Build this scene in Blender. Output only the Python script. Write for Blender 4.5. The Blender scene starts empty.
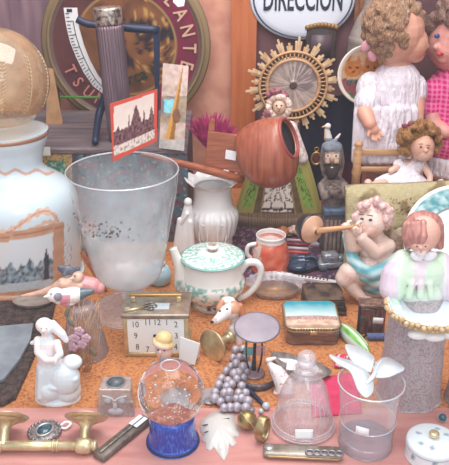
import bpy, bmesh, math, random
from mathutils import Vector, Matrix, noise
random.seed(7)
PI = math.pi
R = math.radians
scene = bpy.context.scene
COL = scene.collection

# ------------------------------------------------------------------ camera
F, CU, CV, PITCH, H = 737.0, 224.5, 232.5, R(25), 0.8
CAM = Vector((0, 0, H))
FW = Vector((0, math.cos(PITCH), -math.sin(PITCH)))
UP = Vector((0, math.sin(PITCH), math.cos(PITCH)))
cd = bpy.data.cameras.new('camera')
cam = bpy.data.objects.new('camera', cd)
COL.objects.link(cam)
cam.location = CAM
cam.rotation_euler = (PI / 2 - PITCH, 0, 0)
cd.sensor_fit = 'VERTICAL'
cd.sensor_height = 24
cd.lens = 24 * F / 465
cd.clip_start = 0.05
scene.camera = cam


def ray(u, v):
    return Vector(((u - CU) / F, 0, 0)) + UP * ((CV - v) / F) + FW


def PZ(u, v, z=0.0):
    d = ray(u, v)
    return CAM + d * ((z - H) / d.z)


def PY(u, v, Y):
    d = ray(u, v)
    return CAM + d * (Y / d.y)


def PROJ(p):
    q = p - CAM
    d = q.dot(FW)
    return CU + F * q.x / d, CV - F * q.dot(UP) / d


def MPP(p):
    return (p - CAM).dot(FW) / F


# ------------------------------------------------------------------ colour and materials
def lin(c):
    return c / 12.92 if c <= 0.04045 else ((c + 0.055) / 1.055) ** 2.4


def hx(s):
    if not isinstance(s, str):
        return s
    return tuple(lin(int(s[i:i + 2], 16) / 255) for i in (0, 2, 4)) + (1.0,)


def mixc(a, b, t):
    a, b = hx(a), hx(b)
    t = max(0.0, min(1.0, t))
    return tuple(a[i] + (b[i] - a[i]) * t for i in range(3)) + (1.0,)


def nz(x, y, z=0.0):
    return noise.noise(Vector((x, y, z)))


def fbm(x, y, z=0.0):
    return nz(x, y, z) * .6 + nz(x * 2.1, y * 2.1, z + 5) * .3 + nz(x * 4.3, y * 4.3, z + 9) * .15


def M(name, col=None, rough=.5, metal=0.0, coat=0.0, noise_=None, bump=None, stretch=None, spec=.5, sss=0.0, attr=False):
    """principled material; noise_=(scale, second colour, low, high)"""
    m = bpy.data.materials.new(name)
    m.use_nodes = True
    nt = m.node_tree
    b = nt.nodes['Principled BSDF']
    b.inputs['Roughness'].default_value = rough
    b.inputs['Metallic'].default_value = metal
    b.inputs['Coat Weight'].default_value = coat
    b.inputs['Specular IOR Level'].default_value = spec
    if sss:
        b.inputs['Subsurface Weight'].default_value = sss
        b.inputs['Subsurface Scale'].default_value = .01
    tc = mp = None
    if noise_ or bump:
        tc = nt.nodes.new('ShaderNodeTexCoord')
        mp = nt.nodes.new('ShaderNodeMapping')
        nt.links.new(tc.outputs['Object'], mp.inputs['Vector'])
        if stretch:
            mp.inputs['Scale'].default_value = stretch
    src = None
    if attr:
        a = nt.nodes.new('ShaderNodeAttribute')
        a.attribute_name = 'Col'
        src = a.outputs['Color']
    elif col:
        b.inputs['Base Color'].default_value = hx(col)
    if noise_:
        n = nt.nodes.new('ShaderNodeTexNoise')
        n.inputs['Scale'].default_value = noise_[0]
        n.inputs['Detail'].default_value = 5
        nt.links.new(mp.outputs[0], n.inputs['Vector'])
        rp = nt.nodes.new('ShaderNodeMapRange')
        rp.inputs[1].default_value = noise_[2]
        rp.inputs[2].default_value = noise_[3]
        nt.links.new(n.outputs['Fac'], rp.inputs[0])
        mx = nt.nodes.new('ShaderNodeMix')
        mx.data_type = 'RGBA'
        nt.links.new(rp.outputs[0], mx.inputs[0])
        if src:
            nt.links.new(src, mx.inputs[6])
        else:
            mx.inputs[6].default_value = hx(col)
        mx.inputs[7].default_value = hx(noise_[1])
        src = mx.outputs[2]
    if src:
        nt.links.new(src, b.inputs['Base Color'])
    if bump:
        n2 = nt.nodes.new('ShaderNodeTexNoise')
        n2.inputs['Scale'].default_value = bump[0]
        n2.inputs['Detail'].default_value = 4
        nt.links.new(mp.outputs[0], n2.inputs['Vector'])
        bp = nt.nodes.new('ShaderNodeBump')
        bp.inputs['Strength'].default_value = bump[1]
        bp.inputs['Distance'].default_value = bump[2] if len(bump) > 2 else .002
        nt.links.new(n2.outputs['Fac'], bp.inputs['Height'])
        nt.links.new(bp.outputs[0], b.inputs['Normal'])
    return m


def GLASS(name, tint='FFFFFF', haze=.08, hazecol='E8EEF2', dust=None, rough=.03, strong=1.0, base=.05, grad=None):
    """thin-walled glass: clear transmission, angle dependent reflection, a little dusty haze"""
    m = bpy.data.materials.new(name)
    m.use_nodes = True
    nt = m.node_tree
    nt.nodes.remove(nt.nodes['Principled BSDF'])
    out = nt.nodes['Material Output']
    tr = nt.nodes.new('ShaderNodeBsdfTransparent')
    tr.inputs[0].default_value = hx(tint)
    gl = nt.nodes.new('ShaderNodeBsdfGlossy')
    gl.inputs['Roughness'].default_value = rough
    df = nt.nodes.new('ShaderNodeBsdfDiffuse')
    df.inputs[0].default_value = hx(hazecol)
    lw = nt.nodes.new('ShaderNodeLayerWeight')
    lw.inputs['Blend'].default_value = .5
    pw = nt.nodes.new('ShaderNodeMath')
    pw.operation = 'POWER'
    pw.inputs[1].default_value = 3.5
    nt.links.new(lw.outputs['Facing'], pw.inputs[0])
    ma = nt.nodes.new('ShaderNodeMath')
    ma.operation = 'MULTIPLY_ADD'
    ma.inputs[1].default_value = .75 * strong
    ma.inputs[2].default_value = base
    nt.links.new(pw.outputs[0], ma.inputs[0])
    m1 = nt.nodes.new('ShaderNodeMixShader')
    m1.inputs[0].default_value = haze
    if dust:
        tc = nt.nodes.new('ShaderNodeTexCoord')
        n = nt.nodes.new('ShaderNodeTexNoise')
        n.inputs['Scale'].default_value = dust[0]
        n.inputs['Detail'].default_value = 6
        nt.links.new(tc.outputs['Object'], n.inputs['Vector'])
        rp = nt.nodes.new('ShaderNodeMapRange')
        rp.inputs[1].default_value = .35
        rp.inputs[2].default_value = .75
        rp.inputs[3].default_value = haze
        rp.inputs[4].default_value = dust[1]
        nt.links.new(n.outputs['Fac'], rp.inputs[0])
        nt.links.new(rp.outputs[0], m1.inputs[0])
        if grad:
            sx = nt.nodes.new('ShaderNodeSeparateXYZ')
            nt.links.new(tc.outputs['Object'], sx.inputs[0])
            g = nt.nodes.new('ShaderNodeMapRange')
            for i_, v_ in enumerate(grad):
                g.inputs[i_ + 1].default_value = v_
            nt.links.new(sx.outputs[2], g.inputs[0])
            ad = nt.nodes.new('ShaderNodeMath')
            nt.links.new(rp.outputs[0], ad.inputs[0])
            nt.links.new(g.outputs[0], ad.inputs[1])
            nt.links.new(ad.outputs[0], m1.inputs[0])
    nt.links.new(tr.outputs[0], m1.inputs[1])
    nt.links.new(df.outputs[0], m1.inputs[2])
    m2 = nt.nodes.new('ShaderNodeMixShader')
    nt.links.new(ma.outputs[0], m2.inputs[0])
    nt.links.new(m1.outputs[0], m2.inputs[1])
    nt.links.new(gl.outputs[0], m2.inputs[2])
    nt.links.new(m2.outputs[0], out.inputs[0])
    return m


PORC = M('white_porcelain', 'E2E2E1', .18, coat=.4)
PORCV = M('painted_porcelain', rough=.22, coat=.3, attr=True)
MATTV = M('painted_matt', rough=.65, attr=True, spec=.3)
CLOTHV = M('painted_cloth', rough=.9, attr=True, spec=.1, bump=(.5, .3, .6))
SKINV = M('doll_skin', rough=.45, attr=True)
GOLD = M('pale_brass', 'B9A06A', .32, .85, noise_=(.12, '857145', .35, .7))
BRASS = M('brushed_brass', 'D6C6A0', .32, .7, noise_=(.1, 'B09C70', .4, .75))
GILT = M('gilt_edge', 'C9A562', .4, .7)
SILVER = M('tarnished_silver', 'CCC9C8', .3, .7, noise_=(.15, '96928F', .35, .7))
STEEL = M('dull_steel', '9A958C', .4, .7, noise_=(.2, '5F584F', .4, .7))
DARKM = M('dark_metal', '3D3A40', .4, .6, noise_=(.2, '6A6266', .45, .7))
NAVYM = M('navy_enamel_metal', '1D2A47', .4, .2)
LABEL = M('white_paper_label', 'EDEFF2', .8)
BLACK = M('black_paint', '17161A', .5)
INK = M('navy_lettering', '1E2238', .5)
WOODB = M('brown_varnished_wood', 'A8603F', .35, coat=.3, noise_=(.12, '7A3D26', .35, .7), stretch=(.25, 1, 4))
WOODR = M('reddish_bent_wood', 'B0644A', .32, coat=.4, noise_=(.1, '8A4632', .35, .7), stretch=(3, 1, .2))
WOODL = M('pale_wood', 'CFA377', .5, noise_=(.1, 'AD7E55', .35, .7), stretch=(.3, 1, 3))
WOODD = M('dark_wood', '4A342C', .5, noise_=(.1, '2C1F1D', .35, .7), stretch=(.3, 1, 3))
GL_THIN = GLASS('clear_glass', haze=.05, hazecol='E6EAEE')
GL_VASE = GLASS('dusty_vase_glass', tint='F4F8FA', haze=.08, hazecol='DCE4E8', dust=(.04, .28), grad=(60, 150, .36, .0))
GL_TUMB = GLASS('tumbler_glass', tint='FAFBFD', haze=.09, hazecol='FBFCFF', dust=(.05, .2))
GL_CUT = GLASS('pressed_glass', tint='FBFBFC', haze=.2, hazecol='F0ECF0', dust=(.15, .34), strong=.9, base=.08)
GL_GREY = GLASS('smoky_grey_glass', tint='DAD5D8', haze=.40, hazecol='BDB3B6', dust=(.2, .55))
RIMW = GLASS('glass_rim', tint='F4FAFF', haze=.45, hazecol='F0F6FA', base=.25)


# ------------------------------------------------------------------ placing and building
class T:
    """one thing: an empty at its base, scaled so that one unit is one photo pixel at that distance"""

    def __init__(s, name, label, cat, u, v, z=0.0, Y=None, group=None):
        s.loc = PZ(u, v, z) if Y is None else PY(u, v, Y)
        s.m = MPP(s.loc)
        s.root = bpy.data.objects.new(name, None)
        COL.objects.link(s.root)
        s.root.empty_display_size = .01
        s.root.location = s.loc
        s.root.scale = (s.m,) * 3
        s.root['label'] = label
        s.root['category'] = cat
        if group:
            s.root['group'] = group

    def L(s, u, v, dy=0.0):
        """local point seen at pixel u, v, dy units behind the base"""
        return (PY(u, v, s.loc.y + dy * s.m) - s.loc) / s.m

    def Lz(s, u, v, zl=0.0):
        """local point seen at pixel u, v at local height zl"""
        return (PZ(u, v, s.loc.z + zl * s.m) - s.loc) / s.m

    def px(s, p):
        return PROJ(s.loc + Vector(p) * s.m)

    def h(s, v):
        return s.L(CU, v).z

    def mk(s, name, bm, mat, parent=None, smooth=True, paint=None, label=None):
        me = bpy.data.meshes.new(name)
        bm.normal_update()
        bm.to_mesh(me)
        bm.free()
        return s.link(name, me, mat, parent, smooth, paint, label)

    def link(s, name, me, mat, parent=None, smooth=True, paint=None, label=None):
        if smooth:
            me.polygons.foreach_set('use_smooth', [True] * len(me.polygons))
        if paint:
            ca = me.color_attributes.new('Col', 'FLOAT_COLOR', 'POINT')
            flat = []
            for vt in me.vertices:
                u, v = s.px(vt.co)
                flat.extend(hx(paint(u, v, vt.co, vt.normal)))
            ca.data.foreach_set('color', flat)
        me.materials.append(mat)
        o = bpy.data.objects.new(name, me)
        COL.objects.link(o)
        o.parent = parent or s.root
        if label:
            o['label'] = label
        return o


def join(*bms):
    a = bms[0]
    for b in bms[1:]:
        me = bpy.data.meshes.new('t')
        b.to_mesh(me)
        b.free()
        a.from_mesh(me)
        bpy.data.meshes.remove(me)
    return a


def xf(bm, loc=(0, 0, 0), rot=(0, 0, 0), sc=(1, 1, 1)):
    m = Matrix.Translation(loc) @ Matrix.Rotation(R(rot[2]), 4, 'Z') @ Matrix.Rotation(R(rot[1]), 4, 'Y') @ Matrix.Rotation(R(rot[0]), 4, 'X') @ Matrix.Diagonal((*sc, 1))
    bmesh.ops.transform(bm, matrix=m, verts=bm.verts)
    return bm


def box(x, y, z, bev=0.0, loc=(0, 0, 0), rot=(0, 0, 0), seg=2):
    """box with its base centre at loc"""
    bm = bmesh.new()
    bmesh.ops.create_cube(bm, size=1)
    bmesh.ops.transform(bm, matrix=Matrix.Translation((0, 0, z / 2)) @ Matrix.Diagonal((x, y, z, 1)), verts=bm.verts)
    if bev:
        bmesh.ops.bevel(bm, geom=bm.edges[:], offset=bev, segments=seg, profile=.5, affect='EDGES')
    return xf(bm, loc, rot)


def ball(r, loc=(0, 0, 0), sc=(1, 1, 1), rot=(0, 0, 0), seg=16):
    bm = bmesh.new()
    bmesh.ops.create_uvsphere(bm, u_segments=seg, v_segments=max(6, seg // 2 + 2), radius=r)
    return xf(bm, loc, rot, sc)


def crom(P, n):
    """resample a list of tuples with a Catmull-Rom spline"""
    out = []
    k = len(P)
    for i in range(k - 1):
        p0, p1, p2, p3 = P[max(i - 1, 0)], P[i], P[i + 1], P[min(i + 2, k - 1)]
        for j in range(n):
            t = j / n
            out.append(tuple(.5 * ((2 * b) + (-a + c) * t + (2 * a - 5 * b + 4 * c - d) * t * t + (-a + 3 * b - 3 * c + d) * t ** 3) for a, b, c, d in zip(p0, p1, p2, p3)))
    out.append(tuple(P[-1]))
    return out


def lathe(prof, seg=48, sm=0, fn=None, cap=(True, True), ang=(0, 2 * PI), sy=1.0):
    """prof = [(radius, height)]; fn(theta, i, r, z) -> (r, z) bends the wall"""
    if sm:
        prof = [(max(0.0, a), b) for a, b in crom(prof, sm)]
    bm = bmesh.new()
    full = abs(ang[1] - ang[0] - 2 * PI) < 1e-6
    rows = []
    n = seg if full else seg + 1
    for i, (r, z) in enumerate(prof):
        row = []
        for k in range(n):
            th = ang[0] + (ang[1] - ang[0]) * k / seg
            rr, zz = fn(th, i, r, z) if fn else (r, z)
            row.append(bm.verts.new((rr * math.cos(th), rr * math.sin(th) * sy, zz)))
        rows.append(row)
    for i in range(len(rows) - 1):
        for k in range(seg):
            a, b = k, (k + 1) % n
            bm.faces.new((rows[i][a], rows[i][b], rows[i + 1][b], rows[i + 1][a]))
    if full and cap[0] and prof[0][0] > 1e-4:
        bm.faces.new(list(reversed(rows[0])))
    if full and cap[1] and prof[-1][0] > 1e-4:
        bm.faces.new(rows[-1])
    bmesh.ops.remove_doubles(bm, verts=bm.verts, dist=1e-4)
    bmesh.ops.recalc_face_normals(bm, faces=bm.faces)
    return bm


def tube(pts, rad, seg=10, sm=0, closed=False, sq=None):
    """round bar along pts; rad number or list"""
    if not isinstance(rad, (list, tuple)):
        rad = [rad] * len(pts)
    P = [(*p, r) for p, r in zip(pts, rad)]
    if closed and sm:
        P = [P[-1]] + P + [P[0], P[1]]
    if sm:
        P = crom(P, sm)
    if closed and sm:
        P = P[sm:-sm - 1]
    bm = bmesh.new()
    rows = []
    ref = None
    k = len(P)
    for i, p in enumerate(P):
        c = Vector(p[:3])
        if closed:
            t = Vector(P[(i + 1) % k][:3]) - Vector(P[i - 1][:3])
        else:
            t = Vector(P[min(i + 1, k - 1)][:3]) - Vector(P[max(i - 1, 0)][:3])
        if t.length < 1e-9:
            t = Vector((0, 0, 1))
        t.normalize()
        if ref is None:
            ref = t.orthogonal().normalized()
        ref = (ref - t * ref.dot(t))
        if ref.length < 1e-6:
            ref = t.orthogonal()
        ref.normalize()
        bi = t.cross(ref)
        rr = max(p[3], .01)
        rows.append([bm.verts.new(c + (ref * math.cos(2 * PI * j / seg) + bi * math.sin(2 * PI * j / seg)) * rr) for j in range(seg)])
    for i in range(k if closed else k - 1):
        a, b = rows[i], rows[(i + 1) % k]
        for j in range(seg):
            bm.faces.new((a[j], a[(j + 1) % seg], b[(j + 1) % seg], b[j]))
    if not closed:
        bm.faces.new(list(reversed(rows[0])))
        bm.faces.new(rows[-1])
    bmesh.ops.recalc_face_normals(bm, faces=bm.faces)
    return bm


def ring(r, t, loc=(0, 0, 0), rot=(0, 0, 0), sc=(1, 1, 1), n=40, seg=8):
    bm = tube([(r * math.cos(2 * PI * i / n), r * math.sin(2 * PI * i / n), 0) for i in range(n)], t, seg, closed=True)
    return xf(bm, loc, rot, sc)


def prism(pts, off, bev=0.0):
    """flat outline (3-D points) pushed along off"""
    bm = bmesh.new()
    off = Vector(off)
    a = [bm.verts.new(Vector(p)) for p in pts]
    b = [bm.verts.new(Vector(p) + off) for p in pts]
    f1 = bm.faces.new(a)
    f2 = bm.faces.new(list(reversed(b)))
    k = len(a)
    for i in range(k):
        bm.faces.new((a[(i + 1) % k], a[i], b[i], b[(i + 1) % k]))
    bmesh.ops.recalc_face_normals(bm, faces=bm.faces)
    if bev:
        bmesh.ops.bevel(bm, geom=[e for e in bm.edges], offset=bev, segments=2, profile=.5, affect='EDGES')
    return bm


def sheet(c00, c10, c11, c01, nu, nv, fn=None, th=None):
    """subdivided quad for painted pictures and cloths; corners: bottom left, bottom right, top right, top left"""
    c00, c10, c11, c01 = map(Vector, (c00, c10, c11, c01))
    bm = bmesh.new()
    nrm = (c10 - c00).cross(c01 - c00).normalized()
    g = []
    for j in range(nv + 1):
        t = j / nv
        row = []
        for i in range(nu + 1):
            s = i / nu
            p = (c00 * (1 - s) + c10 * s) * (1 - t) + (c01 * (1 - s) + c11 * s) * t
            if fn:
                p = p + nrm * fn(s, t)
            row.append(bm.verts.new(p))
        g.append(row)
    for j in range(nv):
        for i in range(nu):
            bm.faces.new((g[j][i], g[j][i + 1], g[j + 1][i + 1], g[j + 1][i]))
    if th:
        geo = bmesh.ops.extrude_face_region(bm, geom=bm.faces[:])
        bmesh.ops.translate(bm, vec=nrm * -th, verts=[x for x in geo['geom'] if isinstance(x, bmesh.types.BMVert)])
        bmesh.ops.recalc_face_normals(bm, faces=bm.faces)
    return bm


def blob(t, prims, vox=.8, smooth=4, sub=False):
    """continuous sculpted body from ('e',u,v,dy,rx,ry,rz[,rot]) and ('c',[(u,v,dy,r),...]) pieces"""
    bm = bmesh.new()
    for p in prims:
        if p[0] == 'e':
            _, u, v, dy, rx, ry, rz = p[:7]
            rot = p[7] if len(p) > 7 else (0, 0, 0)
            join(bm, ball(1, t.L(u, v, dy), (rx, ry, rz), rot, 20))
        else:
            ch = p[1]
            pts = [t.L(c[0], c[1], c[2]) for c in ch]
            for q, c in zip(pts, ch):
                join(bm, ball(c[3], q, seg=14))
            for i in range(len(ch) - 1):
                if (pts[i + 1] - pts[i]).length > 1e-3:
                    join(bm, tube([pts[i], pts[i + 1]], [ch[i][3], ch[i + 1][3]], 14))
    me = bpy.data.meshes.new('tmp')
    bm.to_mesh(me)
    bm.free()
    o = bpy.data.objects.new('tmp', me)
    COL.objects.link(o)
    r = o.modifiers.new('r', 'REMESH')
    r.mode = 'VOXEL'
    r.voxel_size = vox
    if smooth:
        s = o.modifiers.new('s', 'SMOOTH')
        s.factor = .5
        s.iterations = smooth
    dg = bpy.context.evaluated_depsgraph_get()
    dg.update()
    new = bpy.data.meshes.new_from_object(o.evaluated_get(dg))
    bpy.data.objects.remove(o)
    bpy.data.meshes.remove(me)
    new.materials.clear()
    return new


def text(t, body, size, mat, loc, rot=(90, 0, 0), parent=None, name='lettering', ext=.15, align='CENTER', sx=1.0, bold=0.0):
    c = bpy.data.curves.new(name, 'FONT')
    c.body = body
    c.size = size
    c.extrude = ext
    c.offset = bold
    c.align_x = align
    c.align_y = 'CENTER'
    c.resolution_u = 3
    o = bpy.data.objects.new('tmp', c)
    COL.objects.link(o)
    dg = bpy.context.evaluated_depsgraph_get()
    dg.update()
    me = bpy.data.meshes.new_from_object(o.evaluated_get(dg))
    bpy.data.objects.remove(o)
    m = Matrix.Translation(loc) @ Matrix.Rotation(R(rot[2]), 4, 'Z') @ Matrix.Rotation(R(rot[1]), 4, 'Y') @ Matrix.Rotation(R(rot[0]), 4, 'X') @ Matrix.Diagonal((sx, 1, 1, 1))
    me.transform(m)
    me.materials.clear()
    return t.link(name, me, mat, parent, smooth=False)


def wbox(name, lo, hi, mat, kind='structure'):
    bm = bmesh.new()
    bmesh.ops.create_cube(bm, size=1)
    lo, hi = Vector(lo), Vector(hi)
    c = (lo + hi) / 2
    d = hi - lo
    bmesh.ops.transform(bm, matrix=Matrix.Diagonal((*d, 1)), verts=bm.verts)
    me = bpy.data.meshes.new(name)
    bm.to_mesh(me)
    bm.free()
    me.materials.append(mat)
    o = bpy.data.objects.new(name, me)
    o.location = c
    COL.objects.link(o)
    o['kind'] = kind
    return o


EL = lambda v: PITCH + math.atan((v - CV) / F)

# ================================================================== SETTING
YW = 2.06
cork = M('cork_floor', 'C4824E', .85, noise_=(210, '96512E', .45, .68), bump=(160, .4, .003))
wbox('floor', (-1.1, 1.009, -.12), (1.1, YW + .1, 0), cork)
sillm = M('pink_painted_sill', 'CC948C', .6, noise_=(9, 'BA7A74', .35, .7), stretch=(1, 6, 6), bump=(40, .25, .002))
wbox('trim_1', (-1.1, .80, -.12), (1.1, 1.009, .0), sillm)
wall_m = M('peach_plaster_wall', 'D9A088', .9, noise_=(14, 'BE7C6C', .4, .68), bump=(60, .3, .004))
wbox('wall_back', (-1.1, YW, -.12), (1.1, YW + .1, 1.3), wall_m)
sidem = M('mauve_side_wall', '8D7A82', .9, noise_=(8, '6E5A64', .35, .7))
wbox('wall_left', (-1.2, .8, -.12), (-1.1, YW + .1, 1.3), sidem)
wbox('wall_right', (1.1, .8, -.12), (1.2, YW + .1, 1.3), sidem)
col_m = M('orange_wood_post', 'C4703F', .5, noise_=(5, 'A9562F', .35, .7), stretch=(9, 4, 1), bump=(20, .2, .003))
a, b = PY(231, 60, YW - .03).x, PY(256, 60, YW - .03).x
wbox('trim_2', (a, YW - .035, 0), (b, YW, 1.3), col_m)
mauve = M('dark_mauve_panel', '7C5358', .8, noise_=(10, '5A3942', .35, .7))
wbox('trim_3', (b, YW - .012, 0), (1.1, YW, 1.3), mauve)
grey_p = M('grey_mauve_reflection_panel', '8E727A', .85, noise_=(6, '6E545F', .35, .7), stretch=(8, 4, .8))  # streaky grey-mauve colour imitates a reflection over the left of the wall
wbox('trim_4', (-1.1, YW - .012, 0), (PY(54, 40, YW).x, YW, 1.3), grey_p)

# shop window pane between the camera and the display
pane = wbox('window_1', (-1.1, .798, -.12), (1.1, .7981, 1.3), GLASS('window_pane', haze=.012, hazecol='FFFFFF', base=.03, strong=.7, rough=.01))
bm = bmesh.new()
vs = [bm.verts.new(p) for p in ((-1.1, 0, -.72), (1.1, 0, -.72), (1.1, 0, .72), (-1.1, 0, .72))]
bm.faces.new(vs)
bm.to_mesh(pane.data)
bm.free()

# ================================================================== BACK LEFT: chest and what stands on it
ZC = .246                                           # top of the chest
YF = 1.66
t = T('painted_chest', 'dark painted wooden chest with plank lid standing against the back wall on the left', 'chest', 70, 200, Y=YF + .13)
t.root.location.z = 0
t.loc = Vector((t.loc.x, YF + .13, 0))
S = 1 / t.m
x0, x1 = -t.loc.x - .75, PY(187, 150, YF).x - t.loc.x
W = x1 - x0
xc = (x0 + x1) / 2


def pfront(u, v, co, n):
    if n.z > .7:
        return '6F6266'
    q = fbm(u * .11, v * .13)
    q2 = fbm(u * .3, v * .3, 3)
    c = mixc('2E2A33', '4D4650', q + .5)
    if v < 152:
        return mixc('4A474F', '2B2A32', q2 + .5)
    if 40 < u < 72 and v < 196:
        c = ('B5945A' if (u < 47 or u > 65 or v < 161) else mixc('8FC0A4', '3E7A68', q2 * 2 + .5)) if abs(q2) > .05 else '4A3A30'
    elif u > 78:
        c = mixc('6C3F4A', '3F6A74', q * 1.6 + .5)
        if q2 > .3:
            c = hx('978A7C')
        if q2 < -.25:
            c = hx('33323F')
    return c


bm = sheet((x0 * S, -.13 * S, 0), (x1 * S, -.13 * S, 0), (x1 * S, -.13 * S, (ZC - .016) * S), (x0 * S, -.13 * S, (ZC - .016) * S), 420, 110)
bm = join(bm, box(W * S, .295 * S, (ZC - .02) * S, loc=(xc * S, .02 * S, 0)))
t.mk('body', bm, M('chest_paint', rough=.6, attr=True), paint=pfront, smooth=False)
lidm = M('weathered_plank_lid', '7C6C6E', .6, noise_=(.05, '4C454E', .35, .7), stretch=(.3, 3, 1), bump=(.3, .3, .4))
t.mk('lid', box(W * S, .33 * S, .016 * S, 1.5, loc=(xc * S, .033 * S, (ZC - .016) * S)), lidm, smooth=False)
t.mk('price_tag', box(9, .6, 8, loc=t.L(46, 155, -.134 * S) + Vector((0, -1.5, 0))), M('cream_tag', 'D5D6CC', .8), smooth=False)

# round tin sign
t = T('tin_sign', 'large round tin advertising sign with maroon lettered rim and brown eagle centre', 'sign', 126, 45, Y=2.0)


def psign(u, v, co, n):
    x, z = co.x, co.z
    r = math.hypot(x, z)
    q = fbm(x * .05, z * .05, 2)
    q2 = fbm(x * .12, z * .12, 7)
    if r > 76:
        return '8F7A5A'
    if r > 72.5:
        return '6F5A52'
    if r > 51:
        th = math.degrees(math.atan2(z, x))
        c = mixc('8C2246', '6D2A3C', q + .5) if -80 < th < 70 else mixc('6B3A38', '523038', q + .5)
        return c
    if r > 48.5:
        return 'A98A55'
    c = mixc('94603A', '5E3A2A', q * 1.4 + .5)
    if q2 + q * .5 > .05 and z < 26 and z > -24 and x > -24:
        c = hx('2F2630')
    if x > 10 and q2 < -.2:
        c = hx('C79A58')
    return c


bm = lathe([(0, 0), (20, 0), (40, 0), (50, .3), (60, .6), (72, 1), (76, 2.4), (78, 2.6), (79, 1), (79, -2), (0, -2)], 96, sm=5)
bmesh.ops.rotate(bm, matrix=Matrix.Rotation(R(90), 4, 'X'), verts=bm.verts)
disc_o = t.mk('disc', bm, M('sign_tin', rough=.35, attr=True, metal=.2), paint=psign)
letm = M('cream_sign_lettering', 'CFA98C', .5)
letp = M('pink_sign_lettering', 'C77A72', .5)
for i, ch in enumerate('LANTE'):
    th = R(44 - i * 15.5)
    text(t, ch, 19, letm, (63 * math.cos(th), -2.2, 63 * math.sin(th)), (90, 90 - math.degrees(th), 0), parent=disc_o, name='rim_letter', bold=.25, sx=.8)
for i, ch in enumerate('TSUNI'):
    th = R(203 + i * 13)
    text(t, ch, 17, letp, (63 * math.cos(th), -2.2, 63 * math.sin(th)), (90, 270 - math.degrees(th), 0), parent=disc_o, name='rim_letter', bold=.25, sx=.8)
text(t, 'Marca r', 17, M('green_black_lettering', '27301F', .6), (5, -1.3, -33), (90, -20, 0), parent=disc_o, bold=.3)

# postcard held at the vase rim / chest edge
t = T('postcard', 'red-bordered old postcard of a cathedral leaning above the rim of the glass vase', 'postcard', 157, 141, Y=1.415)
yl = (1.365 - t.loc.y) / t.m
BL, TL, TR = t.L(113, 162, yl), t.L(110, 104, yl + 3), t.L(157.5, 89, 3)
BRl = Vector((0, 0, 0))
t.root['label'] = 'red-bordered old postcard of a cathedral tucked into the mouth of the glass vase'


def ppost(u, v, co, n):
    # s,t from pixel position
    s = (u - 110.5) / 46.5
    top = 104 - 15 * s
    bot = 162 - 21 * s
    tt = (bot - v) / (bot - top)
    if s < .07 or s > .94 or tt < .07 or tt > .94:
        return 'C9503F'
    q = fbm(s * 9, tt * 9, 4)
    sky = mixc('EEE2D6', 'DCC8BE', tt + q * .4)
    k = max(.64 - abs(s - .55) * 3, .5 - abs(s - .88) * 4, .52 - abs(s - .72) * 10, .5 - abs(s - .4) * 10, .36 - abs(s - .16) * 2.0, .27)
    if .24 < tt < k + .22 + .05 * q:
        return mixc('4A2C34', '8B6264', fbm(s * 22, tt * 22, 1) * 1.8 + .45)
    if tt <= .24:
        return mixc('E3D2C6', '5A3A3E', max(0, min(.85, fbm(s * 34, tt * 18, 6) * 2.4 + .1)))
    return sky


t.mk('card', sheet(BL, BRl, TR, TL, 60, 70, th=.8), MATTV, paint=ppost, smooth=False)

# tall narrow picture card
t = T('picture_card', 'tall narrow gold and blue picture card of an obelisk standing behind the purple tuft', 'card', 172, 148, Y=1.69)
t.root.location.z = t.loc.z = ZC


def ptall(u, v, co, n):
    s = (u - 159) / 28
    tt = (148 - v) / 84
    q = fbm(s * 5, tt * 12, 8)
    c = mixc('C9B3A4', '9C8276', q + .4)
    if tt > .75:
        c = mixc('CDB5A9', 'A98D84', q + .4)
    if .3 < tt < .62:
        c = mixc('6F6A70', 'A98C66', q * 1.6 + .5)
    if abs(s - .40) < .22 and .42 < tt < .58:
        c = mixc('5FB3BE', '8FD0D8', q + .5)
    ax = .32 + tt * .55
    w = .18 * (1 - tt * .95)
    if abs(s - ax) < w and tt < .98:
        c = mixc('C7913C', '8D5B22', 1.0 if s > ax else .1)
    if (s - .62) ** 2 * 8 + (tt - .38) ** 2 * 20 < .16:
        c = mixc('5B3A26', '8A5A34', q + .5)
    if tt < .1:
        c = mixc('8E8A8C', 'C7BEB6', q + .5)
    return c


t.mk('card', sheet(t.Lz(159, 148, 0), t.Lz(184, 151, 0), t.L(188.5, 66, 9), t.L(163, 63, 9), 36, 90, th=.8), M('glossy_card', rough=.25, attr=True), paint=ptall, smooth=False)

# letter scale
t = T('letter_scale', 'old letter scale with white curved dial, dark blue beam and slim foot', 'scale', 97, 141, z=ZC)
yb = 26
dial = [(63.5, 8), (66, 25), (70, 42), (76, 57), (84, 73), (93, 86), (107, 97), (108, 88), (98, 76), (90, 61), (84, 46), (79, 28), (77, 8)]
dial_o = t.mk('dial', prism([t.L(u, v, yb) for u, v in dial], (0, 2, 0)), M('white_enamel_dial', 'E2E2E4', .4), smooth=False)
bm = bmesh.new()
lf, rt = crom(dial[:7], 5), crom(list(reversed(dial[7:])), 6)
rt = [rt[min(30, i)] for i in range(31)]
for i in range(2, 30):
    a, b = Vector(lf[i]), Vector(rt[i])
    k = .55 if i % 4 == 0 else .28
    join(bm, tube([t.L(*(a.lerp(b, .08)), yb - .5), t.L(*(a.lerp(b, .08 + k)), yb - .5)], .35, 5))
md = [Vector(lf[i]).lerp(Vector(rt[i]), .62) for i in range(4, 30)]
join(bm, tube([t.L(p.x, p.y, yb - .5) for p in md], .35, 5))
join(bm, box(5, .6, 3, loc=t.L(69.5, 12, yb - .5)))
t.mk('dial_marks', bm, BLACK, parent=dial_o)
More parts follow.
